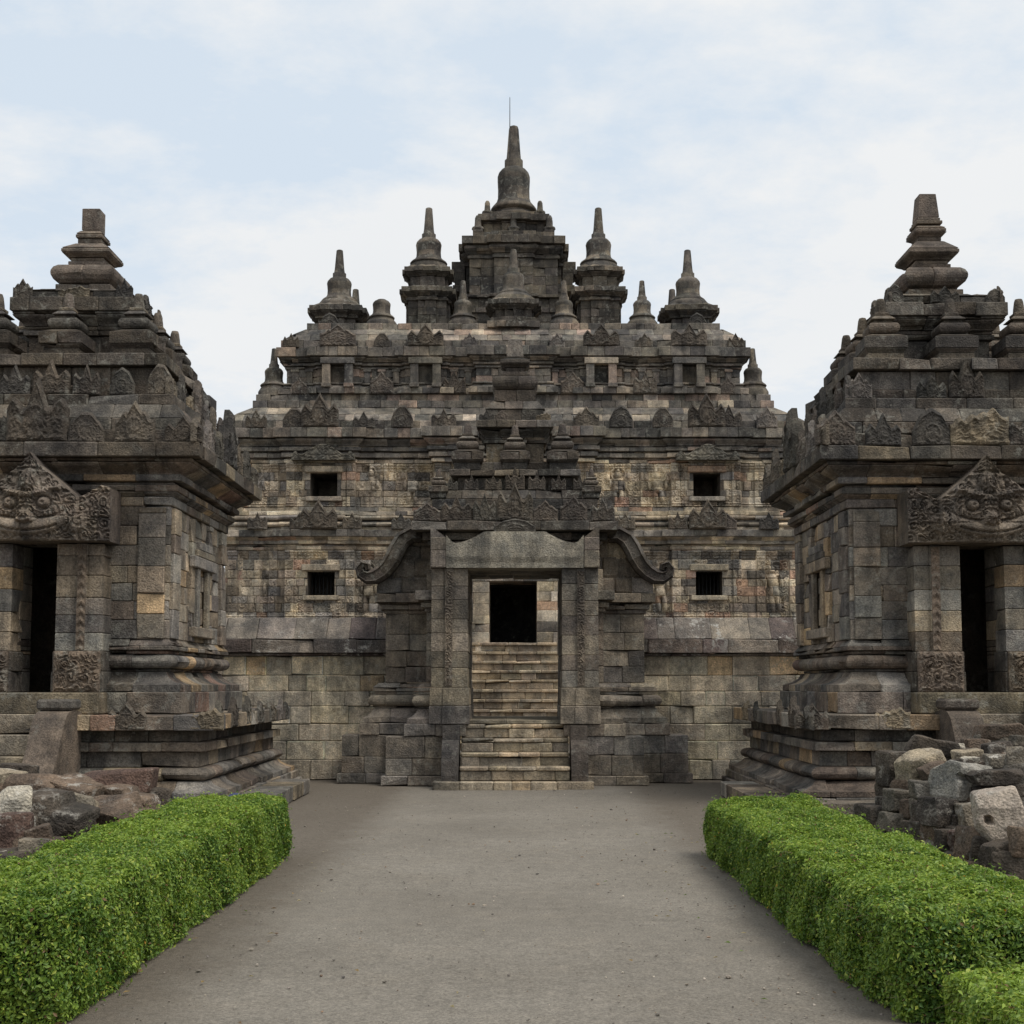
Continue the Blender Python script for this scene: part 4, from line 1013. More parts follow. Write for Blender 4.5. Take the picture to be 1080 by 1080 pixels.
    mb = MB(); lathe(mb, cx - .13, ty - .26, [(.016, 18.8), (.014, 20.2), (.010, 21.2), (0, 21.22)], [(1, (.2, .2, .2))], rng, 6); mb.build('lightning_rod', M_IRON, t)
main_temple()

# ------------------------------------------------------------------ rubble stones
def rock_mb(dx, dy, dz, rnd, seed, tint, feature=None):
    """rough stone block: dx,dy,dz full size, rnd 0 = squared .. 1 = boulder"""
    bm = bmesh.new(); bmesh.ops.create_cube(bm, size=2); bmesh.ops.subdivide_edges(bm, edges=list(bm.edges), cuts=13, use_grid_fill=True)
    rng = random.Random(seed); off = Vector((rng.uniform(0, 99), rng.uniform(0, 99), rng.uniform(0, 99)))
    rnd *= .72; k = 18 - 15 * rnd ** .8
    tx, ty = rng.uniform(-.16, .16), rng.uniform(-.16, .16)
    planes = []
    for _ in range(3 + int(rnd * 3)):
        n = Vector((rng.uniform(-1, 1), rng.uniform(-1, 1), rng.uniform(-.6, 1))).normalized(); planes.append((n, rng.uniform(.92, 1.15) * (1.0 if rnd > .5 else 1.12)))
    for v in bm.verts:
        p = v.co.copy(); nrm = (abs(p.x) ** k + abs(p.y) ** k + abs(p.z) ** k) ** (1 / k); p = p / nrm
        for n, dd in planes:
            e = p.dot(n) - dd
            if e > 0: p -= n * e * .9
        q = Vector((p.x * dx, p.y * dy, p.z * dz)) * .5
        q.x *= 1 + tx * p.z; q.y *= 1 + ty * p.z
        nz_ = mnoise.fractal(q * 4.5 + off, .9, 2.1, 5); n2_ = mnoise.noise(q * 2.2 + off * 2)
        q += p.normalized() * (nz_ * .024 + n2_ * .034) * (.55 + rnd) * (1 if max(dx, dz) > .3 else .7)
        if feature == 'groove' and p.y < -.5 and .1 < p.z < .42: q.y += .04
        if feature == 'ledge' and p.z > .2 and p.x > .1: q.z -= .22 * dz * min(1, (p.z - .2) * 3)
        if feature == 'hole':
            d = math.hypot(p.x + .45, p.z + .1)
            if p.y < -.4 and d < .16: q.y += .10
        v.co = q
    mb = MB(); bm.verts.index_update(); c = (*tint, 1)
    mb.add([tuple(v.co) for v in bm.verts], [[v.index for v in f.verts] for f in bm.faces], c, False); bm.free()
    return mb

BR = (.145, .108, .083); DK = (.078, .065, .055); GY = (.165, .145, .120); TN = (.30, .255, .195); PL = (.40, .37, .32); RD = (.120, .078, .064); LB = (.24, .205, .16); PK = (.33, .285, .25)
def stone(x, y, z, dims, rot, rnd, tint, label, group, seed, mat=None, feature=None):
    o = rock_mb(*dims, rnd, seed, tint, feature).build('stone_block', mat or M_RUB)
    o.location = (x, y, z); o.rotation_euler = tuple(R(a) for a in rot)
    o['label'] = label; o['category'] = 'stone'; o['group'] = group
    return o
RUBBLE = []
#RUBBLE_TABLE
RUBBLE = [
    (3.61, 12.71, 0.845, (0.3, 0.315, 0.32), (0, 4, 10), 0.25, DK, 'black squarish block standing on end at the top left of the right-hand heap', 'fallen stones heaped on the right', 0, None),
    (3.72, 12.316, 0.89, (0.38, 0.33, 0.272), (6, -14, 15), 0.5, TN, 'pale tan boulder beside the black upright block on the right-hand heap', 'fallen stones heaped on the right', 1, None),
    (4.16, 13.316, 1.03, (0.48, 0.33, 0.175), (0, 9, -8), 0.45, DK, 'long black wedge-shaped stone at the back of the right-hand heap, behind the tan boulder', 'fallen stones heaped on the right', 0, None),
    (4.49, 13.633, 1.015, (0.12, 0.095, 0.068), (0, 0, 10), 0.5, PL, 'small pale stone showing behind the long black wedge', 'fallen stones heaped on the right', 0, None),
    (4.375, 12.966, 0.965, (0.27, 0.19, 0.107), (0, -6, 0), 0.6, LB, 'low rounded grey-brown stone lying right of the long black wedge', 'fallen stones heaped on the right', 0, None),
    (4.755, 13.868, 1.03, (0.27, 0.195, 0.116), (0, 3, 12), 0.5, BR, 'brown weathered stone at the back of the right-hand heap under the flat slab', 'fallen stones heaped on the right', 0, None),
    (5.1, 14.108, 1.16, (0.46, 0.31, 0.155), (0, -5, 6), 0.3, BR, 'flat brown slab, highest stone of the right-hand heap', 'fallen stones heaped on the right', 0, None),
    (4.775, 13.27, 1.015, (0.27, 0.2, 0.126), (0, -8, 8), 0.2, DK, 'dark squared block in the back row below the flat brown slab', 'fallen stones heaped on the right', 0, None),
    (5.245, 13.954, 1.06, (0.19, 0.155, 0.116), (0, 5, 20), 0.4, GY, 'grey speckled stone at the right edge under the flat brown slab', 'fallen stones heaped on the right', 0, None),
    (4.215, 12.449, 0.945, (0.19, 0.14, 0.087), (0, 0, 0), 0.7, PL, 'small whitish cobble in the middle of the right-hand heap top', 'fallen stones heaped on the right', 1, None),
    (4.395, 12.259, 0.955, (0.21, 0.17, 0.126), (5, 0, 10), 0.55, GY, 'grey stone with a whitish crust on top, behind the dark plank-shaped block', 'fallen stones heaped on the right', 1, None),
    (4.425, 11.867, 1.015, (0.19, 0.19, 0.184), (0, 0, -12), 0.55, LB, 'rounded brown boulder at the right edge above the plank-shaped block', 'fallen stones heaped on the right', 0, None),
    (3.825, 11.528, 0.82, (0.39, 0.365, 0.33), (4, 8, 24), 0.2, PL, 'pale moulded building stone with a groove and a hole in its face', 'fallen stones heaped on the right', 1, 'groove'),
    (4.005, 11.245, 0.875, (0.41, 0.27, 0.126), (0, -2, 3), 0.08, DK, 'dark plank-shaped block lying level beside the moulded stone', 'fallen stones heaped on the right', 0, None),
    (4.06, 11.341, 0.75, (0.42, 0.26, 0.097), (0, -2, 1), 0.1, DK, 'dark block lying directly under the plank-shaped block', 'fallen stones heaped on the right', 0, None),
    (3.73, 11.965, 0.855, (0.2, 0.185, 0.165), (0, -20, 10), 0.3, BR, 'brown slab leaning between the tan boulder and the moulded stone', 'fallen stones heaped on the right', 0, None),
    (3.45, 12.084, 0.61, (0.26, 0.24, 0.213), (0, 5, 14), 0.4, GY, 'grey lichen-patched block under the black upright block', 'fallen stones heaped on the right', 1, None),
    (3.575, 11.677, 0.725, (0.27, 0.22, 0.165), (0, 6, 0), 0.4, GY, 'flat grey stone with lichen specks under the leaning brown slab', 'fallen stones heaped on the right', 1, None),
    (3.5, 11.093, 0.595, (0.28, 0.265, 0.242), (0, 6, 28), 0.12, DK, 'black sharp-edged box-shaped block in the middle of the right-hand heap', 'fallen stones heaped on the right', 0, None),
    (3.68, 10.918, 0.585, (0.18, 0.195, 0.204), (0, -3, 8), 0.25, LB, 'tan block between the black box-shaped block and the big pink-white boulder', 'fallen stones heaped on the right', 0, None),
    (3.71, 10.331, 0.655, (0.36, 0.375, 0.378), (0, -10, -14), 0.35, PK, 'large pink-white crusted boulder with a hole, biggest of the right-hand heap', 'fallen stones heaped on the right', 1, 'hole'),
    (3.29, 12.273, 0.44, (0.22, 0.21, 0.194), (0, 3, 10), 0.5, DK, 'rounded black stone at the left foot of the right-hand heap', 'fallen stones heaped on the right', 0, None),
    (3.34, 11.873, 0.43, (0.24, 0.21, 0.175), (0, 10, 20), 0.45, GY, 'smooth grey drum-like stone next to the rounded black stone', 'fallen stones heaped on the right', 0, None),
    (3.4, 11.279, 0.405, (0.24, 0.225, 0.204), (0, 2, 24), 0.2, DK, 'mossy black box-shaped stone low in the right-hand heap', 'fallen stones heaped on the right', 0, None),
    (3.47, 10.901, 0.395, (0.12, 0.145, 0.165), (0, 0, 12), 0.25, DK, 'narrow black block between the mossy stone and the reddish stone', 'fallen stones heaped on the right', 0, None),
    (3.52, 10.754, 0.395, (0.12, 0.155, 0.184), (0, -5, 10), 0.45, RD, 'reddish brown stone low in the right-hand heap', 'fallen stones heaped on the right', 0, None),
    (3.575, 10.441, 0.405, (0.25, 0.26, 0.262), (0, 8, 15), 0.5, BR, 'brown-grey rough boulder below the tan block', 'fallen stones heaped on the right', 0, None),
    (3.605, 10.039, 0.35, (0.23, 0.255, 0.272), (0, -12, 20), 0.45, DK, 'smooth dark boulder below the big pink-white boulder', 'fallen stones heaped on the right', 0, None),
    (3.68, 9.861, 0.495, (0.12, 0.175, 0.223), (0, 10, 0), 0.5, BR, 'dark brown boulder at the right edge beneath the pink-white boulder', 'fallen stones heaped on the right', 0, None),
    (3.42, 12.537, 0.555, (0.1, 0.105, 0.107), (0, 0, 10), 0.45, DK, "small black stone above the rounded black stone at the heap's left foot", 'fallen stones heaped on the right', 0, None),
    (3.45, 11.799, 0.56, (0.12, 0.14, 0.155), (0, 0, 15), 0.35, BR, 'small dark brown block under the flat grey lichen stone', 'fallen stones heaped on the right', 0, None),
    (3.395, 11.301, 0.57, (0.09, 0.145, 0.194), (0, 3, 12), 0.25, DK, 'slim black block standing left of the black box-shaped block', 'fallen stones heaped on the right', 0, None),
    (3.6, 10.99, 0.525, (0.1, 0.115, 0.126), (0, 0, 10), 0.3, DK, 'small black block wedged under the tan block', 'fallen stones heaped on the right', 0, None),
    (3.53, 10.353, 0.23, (0.16, 0.15, 0.136), (0, 5, 10), 0.5, BR, 'brown stone at the foot of the right-hand heap, below the brown-grey boulder', 'fallen stones heaped on the right', 0, None),
    (3.445, 10.958, 0.28, (0.21, 0.165, 0.116), (0, -4, 15), 0.5, GY, 'low grey stone at the foot of the heap in front of the mossy black stone', 'fallen stones heaped on the right', 0, None),
    (3.53, 9.766, 0.2, (0.24, 0.19, 0.136), (0, 0, 10), 0.5, DK, 'dark stone at the foot of the heap nearest the right hedge', 'fallen stones heaped on the right', 0, None),
    (3.48, 10.539, 0.24, (0.12, 0.11, 0.097), (0, 0, 0), 0.5, GY, 'grey cobble at the heap foot below the reddish stone', 'fallen stones heaped on the right', 0, None),
    (-5.15, 13.882, 0.745, (0.32, 0.235, 0.145), (0, 4, 8), 0.4, DK, 'dark drum-like stone lying by the foot of the left shrine steps', 'fallen stones heaped on the left', 0, None),
    (-4.89, 12.875, 0.735, (0.26, 0.215, 0.165), (0, 10, 10), 0.4, LB, 'tan slab at the left edge of the photo, in the left-hand heap', 'fallen stones heaped on the left', 1, None),
    (-4.42, 12.317, 0.685, (0.44, 0.335, 0.223), (0, 6, -6), 0.35, BR, 'long brown stone with a white crust on its upper end, in the left-hand heap', 'fallen stones heaped on the left', 0, None),
    (-4.16, 11.093, 0.655, (0.26, 0.265, 0.262), (0, 0, 20), 0.75, PL, 'round white-crusted boulder at the left edge, in the left-hand heap', 'fallen stones heaped on the left', 1, None),
    (-4.035, 12.312, 0.605, (0.35, 0.32, 0.281), (10, 14, -20), 0.22, BR, 'brown squared stone with a pale cut top, middle of the left-hand heap', 'fallen stones heaped on the left', 0, None),
    (-3.955, 12.649, 0.585, (0.11, 0.14, 0.165), (0, 0, 8), 0.35, PL, 'small pale block standing between two brown stones', 'fallen stones heaped on the left', 0, None),
    (-3.885, 13.138, 0.69, (0.57, 0.395, 0.213), (0, -3, 4), 0.15, RD, 'long reddish brown squared block, topmost at the right end of the left-hand heap', 'fallen stones heaped on the left', 0, None),
    (-3.66, 12.617, 0.555, (0.46, 0.335, 0.204), (0, 9, -4), 0.2, BR, 'brown notched block under the long reddish brown block', 'fallen stones heaped on the left', 0, 'ledge'),
    (-3.86, 11.705, 0.54, (0.32, 0.3, 0.272), (0, 12, 10), 0.7, TN, 'speckled tan rounded stone leaning behind the black flat-topped block', 'fallen stones heaped on the left', 1, None),
    (-3.85, 11.245, 0.515, (0.48, 0.415, 0.339), (4, 9, -10), 0.15, DK, 'large black flat-topped block in the left-hand heap', 'fallen stones heaped on the left', 0, 'ledge'),
    (-3.64, 11.926, 0.47, (0.48, 0.36, 0.233), (18, -8, -12), 0.2, BR, 'sloping brown slab just behind the left hedge', 'fallen stones heaped on the left', 0, None),
    (-4.02, 10.698, 0.45, (0.26, 0.28, 0.291), (0, 0, 10), 0.6, RD, 'dark red-brown boulder under the white-crusted boulder', 'fallen stones heaped on the left', 0, None),
    (-3.955, 10.838, 0.525, (0.11, 0.11, 0.107), (0, 0, 0), 0.75, BR, 'small round brown cobble beside the black flat-topped block', 'fallen stones heaped on the left', 0, None),
    (-3.775, 10.606, 0.445, (0.17, 0.16, 0.146), (0, -12, 14), 0.3, BR, 'small brown wedge-shaped stone below the round brown cobble', 'fallen stones heaped on the left', 0, None),
    (-3.915, 10.226, 0.35, (0.07, 0.075, 0.078), (0, 0, 0), 0.8, PL, 'small white cobble at the bottom left edge of the left-hand heap', 'fallen stones heaped on the left', 1, None),
    (-4.425, 13.463, 0.685, (0.25, 0.18, 0.107), (0, 3, 10), 0.3, BR, 'low brown block at the back of the left-hand heap near the plinth', 'fallen stones heaped on the left', 0, None),
    (-4.545, 13.342, 0.665, (0.15, 0.12, 0.087), (0, -8, 10), 0.4, LB, 'small tan stone behind the long brown crusted stone', 'fallen stones heaped on the left', 0, None),
    (-3.715, 10.356, 0.395, (0.19, 0.16, 0.126), (0, 4, 12), 0.45, GY, 'low grey stone at the near foot of the left-hand heap', 'fallen stones heaped on the left', 0, None),
    (-3.605, 11.344, 0.41, (0.17, 0.125, 0.078), (0, 4, 12), 0.45, GY, 'grey stone lying low between the sloping slab and the left hedge', 'fallen stones heaped on the left', 0, None),
    (-3.405, 12.063, 0.465, (0.23, 0.18, 0.126), (0, 4, -12), 0.35, BR, 'small brown stone at the right foot of the left-hand heap', 'fallen stones heaped on the left', 0, None),
    (3.578, 12.729, 0.161, (0.321, 0.311, 0.384), (0, -4, -24), 0.32, BR, 'brown stone propping up the black squarish block in the right-hand heap, the lower of two', 'fallen stones heaped on the right', 0, None),
    (3.646, 12.789, 0.524, (0.305, 0.342, 0.384), (0, -1, 24), 0.25, DK, 'black stone propping up the black squarish block in the right-hand heap, the upper of two', 'fallen stones heaped on the right', 0, None),
    (3.691, 12.411, 0.179, (0.364, 0.366, 0.421), (0, -1, -8), 0.26, BR, 'brown stone propping up the pale tan boulder in the right-hand heap, the lower of two', 'fallen stones heaped on the right', 0, None),
    (3.695, 12.404, 0.576, (0.471, 0.384, 0.421), (0, 0, -20), 0.45, BR, 'brown stone propping up the pale tan boulder in the right-hand heap, the upper of two', 'fallen stones heaped on the right', 0, None),
    (4.181, 13.372, 0.226, (0.482, 0.353, 0.521), (0, -4, 10), 0.45, DK, 'black stone propping up the long black wedge-shaped stone in the right-hand heap, the lower of', 'fallen stones heaped on the right', 0, None),
    (4.209, 13.378, 0.717, (0.583, 0.383, 0.521), (0, 3, -13), 0.32, DK, 'black stone propping up the long black wedge-shaped stone in the right-hand heap, the upper of', 'fallen stones heaped on the right', 0, None),
    (4.465, 13.684, 0.235, (0.3, 0.3, 0.541), (0, -5, -20), 0.21, BR, 'brown stone propping up the small pale stone in the right-hand heap, the lower of two', 'fallen stones heaped on the right', 0, None),
    (4.492, 13.701, 0.746, (0.3, 0.3, 0.541), (0, 5, -13), 0.22, DK, 'black stone propping up the small pale stone in the right-hand heap, the upper of two', 'fallen stones heaped on the right', 0, None),
    (4.391, 13.016, 0.218, (0.3, 0.3, 0.504), (0, 4, -5), 0.39, DK, 'black stone propping up the low rounded grey-brown stone in the right-hand heap, the lower of', 'fallen stones heaped on the right', 0, None),
    (4.424, 12.985, 0.694, (0.3, 0.3, 0.504), (0, 4, 14), 0.46, DK, 'black stone propping up the low rounded grey-brown stone in the right-hand heap, the upper of', 'fallen stones heaped on the right', 0, None),
    (4.735, 13.894, 0.233, (0.3, 0.3, 0.536), (0, -4, -7), 0.42, BR, 'brown stone propping up the brown weathered stone in the right-hand heap, the lower of two', 'fallen stones heaped on the right', 0, None),
    (4.697, 13.904, 0.739, (0.335, 0.3, 0.536), (0, 1, 14), 0.4, DK, 'black stone propping up the brown weathered stone in the right-hand heap, the upper of two', 'fallen stones heaped on the right', 0, None),
    (5.075, 14.135, 0.261, (0.498, 0.305, 0.595), (0, 1, 13), 0.49, BR, 'brown stone propping up the flat brown slab in the right-hand heap, the lower of two', 'fallen stones heaped on the right', 0, None),
    (5.109, 14.151, 0.822, (0.5, 0.323, 0.595), (0, 0, -7), 0.37, GY, 'grey stone propping up the flat brown slab in the right-hand heap, the upper of two', 'fallen stones heaped on the right', 0, None),
    (4.833, 13.318, 0.228, (0.3, 0.3, 0.526), (0, -5, 22), 0.25, DK, 'black stone propping up the dark squared block in the right-hand heap, the lower of two', 'fallen stones heaped on the right', 0, None),
    (4.788, 13.329, 0.724, (0.304, 0.3, 0.526), (0, -5, -18), 0.45, BR, 'brown stone propping up the dark squared block in the right-hand heap, the upper of two', 'fallen stones heaped on the right', 0, None),
    (5.278, 14.001, 0.241, (0.3, 0.3, 0.552), (0, -2, 3), 0.32, DK, 'black stone propping up the grey speckled stone in the right-hand heap, the lower of two', 'fallen stones heaped on the right', 0, None),
    (5.211, 14.004, 0.762, (0.3, 0.3, 0.552), (0, -2, 6), 0.26, DK, 'black stone propping up the grey speckled stone in the right-hand heap, the upper of two', 'fallen stones heaped on the right', 0, None),
    (4.186, 12.481, 0.215, (0.3, 0.3, 0.499), (0, -1, -16), 0.3, BR, 'brown stone propping up the small whitish cobble in the right-hand heap, the lower of two', 'fallen stones heaped on the right', 0, None),
    (4.223, 12.548, 0.686, (0.3, 0.3, 0.499), (0, 5, 25), 0.42, DK, 'black stone propping up the small whitish cobble in the right-hand heap, the upper of two', 'fallen stones heaped on the right', 0, None),
    (4.394, 12.277, 0.213, (0.3, 0.3, 0.494), (0, -3, -4), 0.29, GY, 'grey stone propping up the grey stone in the right-hand heap, the lower of two', 'fallen stones heaped on the right', 0, None),
    (4.431, 12.327, 0.679, (0.3, 0.3, 0.494), (0, 5, 18), 0.44, BR, 'brown stone propping up the grey stone in the right-hand heap, the upper of two', 'fallen stones heaped on the right', 0, None),
    (4.476, 11.963, 0.221, (0.3, 0.3, 0.51), (0, 5, 17), 0.26, GY, 'grey stone propping up the rounded brown boulder in the right-hand heap, the lower of two', 'fallen stones heaped on the right', 0, None),
    (4.473, 11.888, 0.702, (0.3, 0.3, 0.51), (0, -5, -15), 0.41, GY, 'grey stone propping up the rounded brown boulder in the right-hand heap, the upper of two', 'fallen stones heaped on the right', 0, None),
    (3.833, 11.605, 0.154, (0.479, 0.367, 0.368), (0, -5, -12), 0.48, DK, 'black stone propping up the pale moulded building stone in the right-hand heap, the lower of', 'fallen stones heaped on the right', 0, None),
    (3.838, 11.561, 0.501, (0.417, 0.417, 0.368), (0, 1, -11), 0.37, DK, 'black stone propping up the pale moulded building stone in the right-hand heap, the upper of', 'fallen stones heaped on the right', 0, None),
    (4.019, 11.406, 0.165, (0.502, 0.3, 0.393), (0, 2, 8), 0.33, DK, 'black stone propping up the dark block in the right-hand heap, the lower of two', 'fallen stones heaped on the right', 0, None),
    (4.004, 11.405, 0.536, (0.461, 0.303, 0.393), (0, 4, 24), 0.24, BR, 'brown stone propping up the dark block in the right-hand heap, the upper of two', 'fallen stones heaped on the right', 0, None),
    (3.68, 12.054, 0.183, (0.3, 0.3, 0.431), (0, 0, -21), 0.23, DK, 'black stone propping up the brown slab in the right-hand heap, the lower of two', 'fallen stones heaped on the right', 0, None),
    (3.724, 11.993, 0.589, (0.3, 0.3, 0.431), (0, 2, 0), 0.23, DK, 'black stone propping up the brown slab in the right-hand heap, the upper of two', 'fallen stones heaped on the right', 0, None),
    (3.5, 12.166, 0.116, (0.3, 0.3, 0.288), (0, 1, 20), 0.43, DK, 'black stone propping up the grey lichen-patched block in the right-hand heap, the lower of two', 'fallen stones heaped on the right', 0, None),
    (3.465, 12.179, 0.388, (0.3, 0.3, 0.288), (0, 2, 2), 0.24, DK, 'black stone propping up the grey lichen-patched block in the right-hand heap, the upper of two', 'fallen stones heaped on the right', 0, None),
    (3.535, 11.766, 0.151, (0.3, 0.3, 0.362), (0, 2, -4), 0.28, DK, 'black stone propping up the flat grey stone in the right-hand heap, the lower of two', 'fallen stones heaped on the right', 0, None),
    (3.6, 11.688, 0.492, (0.3, 0.3, 0.362), (0, 2, 25), 0.41, GY, 'grey stone propping up the flat grey stone in the right-hand heap, the upper of two', 'fallen stones heaped on the right', 0, None),
    (3.503, 11.15, 0.108, (0.301, 0.3, 0.272), (0, -2, 24), 0.25, DK, 'black stone propping up the black sharp-edged box-shaped block in the right-hand heap, the lower of', 'fallen stones heaped on the right', 0, None),
    (3.521, 11.158, 0.365, (0.3, 0.312, 0.272), (0, 2, 25), 0.47, BR, 'brown stone propping up the black sharp-edged box-shaped block in the right-hand heap, the upper of', 'fallen stones heaped on the right', 0, None),
    (3.732, 10.974, 0.111, (0.3, 0.3, 0.277), (0, 1, -16), 0.28, DK, 'black stone propping up the tan block in the right-hand heap, the lower of two', 'fallen stones heaped on the right', 0, None),
    (3.663, 10.988, 0.372, (0.3, 0.3, 0.277), (0, -3, 18), 0.44, DK, 'black stone propping up the tan block in the right-hand heap, the upper of two', 'fallen stones heaped on the right', 0, None),
    (3.684, 10.426, 0.106, (0.363, 0.431, 0.268), (0, 5, 14), 0.46, DK, 'black stone propping up the large pink-white crusted boulder in the right-hand heap, the lower of', 'fallen stones heaped on the right', 0, None),
    (3.698, 10.425, 0.359, (0.361, 0.418, 0.268), (0, 0, -14), 0.29, DK, 'black stone propping up the large pink-white crusted boulder in the right-hand heap, the upper of', 'fallen stones heaped on the right', 0, None),
    (3.302, 12.33, 0.171, (0.3, 0.3, 0.406), (0, 0, -19), 0.25, DK, 'black stone propping up the rounded black stone in the right-hand heap', 'fallen stones heaped on the right', 0, None),
    (3.398, 11.942, 0.171, (0.3, 0.3, 0.405), (0, -4, -14), 0.4, DK, 'black stone propping up the smooth grey drum-like stone next to the rounded black stone in', 'fallen stones heaped on the right', 0, None),
    (3.534, 10.839, 0.152, (0.3, 0.3, 0.364), (0, 1, 13), 0.27, GY, 'grey stone propping up the reddish brown stone in the right-hand heap', 'fallen stones heaped on the right', 0, None),
    (3.629, 10.077, 0.107, (0.3, 0.3, 0.269), (0, 5, 8), 0.5, GY, 'grey stone propping up the smooth dark boulder in the right-hand heap', 'fallen stones heaped on the right', 0, None),
    (3.681, 9.958, 0.192, (0.3, 0.3, 0.449), (0, 4, -25), 0.28, DK, 'black stone propping up the dark brown boulder in the right-hand heap', 'fallen stones heaped on the right', 0, None),
    (3.415, 12.598, 0.115, (0.3, 0.3, 0.287), (0, 1, 14), 0.21, DK, 'black stone propping up the small black stone above the rounded black stone in the right-hand', 'fallen stones heaped on the right', 0, None),
    (3.368, 12.635, 0.386, (0.3, 0.3, 0.287), (0, 4, 25), 0.29, DK, 'black stone propping up the small black stone above the rounded black stone in the right-hand', 'fallen stones heaped on the right', 0, None),
    (3.561, 9.82, 0.066, (0.3, 0.3, 0.182), (0, 4, 24), 0.22, DK, 'black stone propping up the dark stone in the right-hand heap', 'fallen stones heaped on the right', 0, None),
    (3.428, 10.561, 0.096, (0.3, 0.3, 0.245), (0, 4, 18), 0.39, DK, 'black stone propping up the grey cobble in the right-hand heap', 'fallen stones heaped on the right', 0, None),
    (-5.179, 13.939, 0.158, (0.319, 0.3, 0.378), (0, -5, -5), 0.22, BR, 'brown stone propping up the dark drum-like stone in the left-hand heap, the lower of two', 'fallen stones heaped on the left', 0, None),
    (-5.203, 13.981, 0.514, (0.332, 0.3, 0.378), (0, -3, 21), 0.24, GY, 'grey stone propping up the dark drum-like stone in the left-hand heap, the upper of two', 'fallen stones heaped on the left', 0, None),
    (-4.836, 12.964, 0.153, (0.303, 0.3, 0.367), (0, -5, 21), 0.46, DK, 'black stone propping up the tan slab in the left-hand heap, the lower of two', 'fallen stones heaped on the left', 0, None),
    (-4.89, 12.899, 0.499, (0.313, 0.3, 0.367), (0, -4, -1), 0.25, BR, 'brown stone propping up the tan slab in the left-hand heap, the upper of two', 'fallen stones heaped on the left', 0, None),
    (-4.418, 12.375, 0.133, (0.458, 0.352, 0.325), (0, -3, -1), 0.22, DK, 'black stone propping up the long brown stone in the left-hand heap, the lower of two', 'fallen stones heaped on the left', 0, None),
    (-4.447, 12.388, 0.44, (0.458, 0.384, 0.325), (0, -4, -15), 0.23, DK, 'black stone propping up the long brown stone in the left-hand heap, the upper of two', 'fallen stones heaped on the left', 0, None),
    (-4.121, 11.124, 0.121, (0.3, 0.3, 0.299), (0, 3, -14), 0.47, GY, 'grey stone propping up the round white-crusted boulder in the left-hand heap, the lower of two', 'fallen stones heaped on the left', 0, None),
    (-4.1, 11.167, 0.403, (0.319, 0.314, 0.299), (0, 1, -4), 0.45, DK, 'black stone propping up the round white-crusted boulder in the left-hand heap, the upper of two', 'fallen stones heaped on the left', 0, None),
    (-4.025, 12.332, 0.106, (0.398, 0.377, 0.267), (0, -1, 16), 0.45, GY, 'grey stone propping up the brown squared stone in the left-hand heap, the lower of two', 'fallen stones heaped on the left', 0, None),
    (-4.023, 12.325, 0.358, (0.399, 0.324, 0.267), (0, 5, 12), 0.29, GY, 'grey stone propping up the brown squared stone in the left-hand heap, the upper of two', 'fallen stones heaped on the left', 0, None),
    (-3.94, 12.69, 0.116, (0.3, 0.3, 0.288), (0, 0, -19), 0.4, DK, 'black stone propping up the small pale block in the left-hand heap, the lower of two', 'fallen stones heaped on the left', 0, None),
    (-3.942, 12.706, 0.387, (0.3, 0.3, 0.288), (0, -4, -14), 0.41, GY, 'grey stone propping up the small pale block in the left-hand heap, the upper of two', 'fallen stones heaped on the left', 0, None),
    (-3.883, 13.222, 0.136, (0.663, 0.379, 0.33), (0, 5, -21), 0.3, DK, 'black stone propping up the long reddish brown squared block in the left-hand heap, the lower', 'fallen stones heaped on the left', 0, None),
    (-3.836, 13.211, 0.448, (0.561, 0.472, 0.33), (0, 3, -25), 0.22, DK, 'black stone propping up the long reddish brown squared block in the left-hand heap, the upper', 'fallen stones heaped on the left', 0, None),
    (-3.645, 12.683, 0.103, (0.44, 0.38, 0.261), (0, -5, -25), 0.34, DK, 'black stone propping up the brown notched block in the left-hand heap, the lower of two', 'fallen stones heaped on the left', 0, None),
    (-3.694, 12.649, 0.35, (0.539, 0.347, 0.261), (0, -1, -1), 0.39, GY, 'grey stone propping up the brown notched block in the left-hand heap, the upper of two', 'fallen stones heaped on the left', 0, None),
    (-3.916, 11.752, 0.202, (0.398, 0.342, 0.471), (0, 3, -6), 0.37, BR, 'brown stone propping up the speckled tan rounded stone in the left-hand heap', 'fallen stones heaped on the left', 0, None),
    (-3.815, 11.318, 0.173, (0.519, 0.412, 0.409), (0, -5, 5), 0.47, BR, 'brown stone propping up the large black flat-topped block in the left-hand heap', 'fallen stones heaped on the left', 0, None),
    (-3.66, 12.018, 0.177, (0.593, 0.425, 0.417), (0, 1, -5), 0.43, DK, 'black stone propping up the sloping brown slab in the left-hand heap', 'fallen stones heaped on the left', 0, None),
    (-4.049, 10.754, 0.152, (0.3, 0.3, 0.365), (0, -1, 18), 0.47, DK, 'black stone propping up the dark red-brown boulder in the left-hand heap', 'fallen stones heaped on the left', 0, None),
    (-3.761, 10.644, 0.186, (0.3, 0.3, 0.437), (0, 4, -20), 0.41, BR, 'brown stone propping up the small brown wedge-shaped stone in the left-hand heap', 'fallen stones heaped on the left', 0, None),
    (-3.895, 10.316, 0.155, (0.3, 0.3, 0.372), (0, 0, -25), 0.34, DK, 'black stone propping up the small white cobble in the left-hand heap', 'fallen stones heaped on the left', 0, None),
    (-4.465, 13.495, 0.148, (0.301, 0.3, 0.356), (0, 0, -7), 0.46, DK, 'black stone propping up the low brown block in the left-hand heap, the lower of two', 'fallen stones heaped on the left', 0, None),
    (-4.406, 13.555, 0.484, (0.3, 0.3, 0.356), (0, -3, 20), 0.42, DK, 'black stone propping up the low brown block in the left-hand heap, the upper of two', 'fallen stones heaped on the left', 0, None),
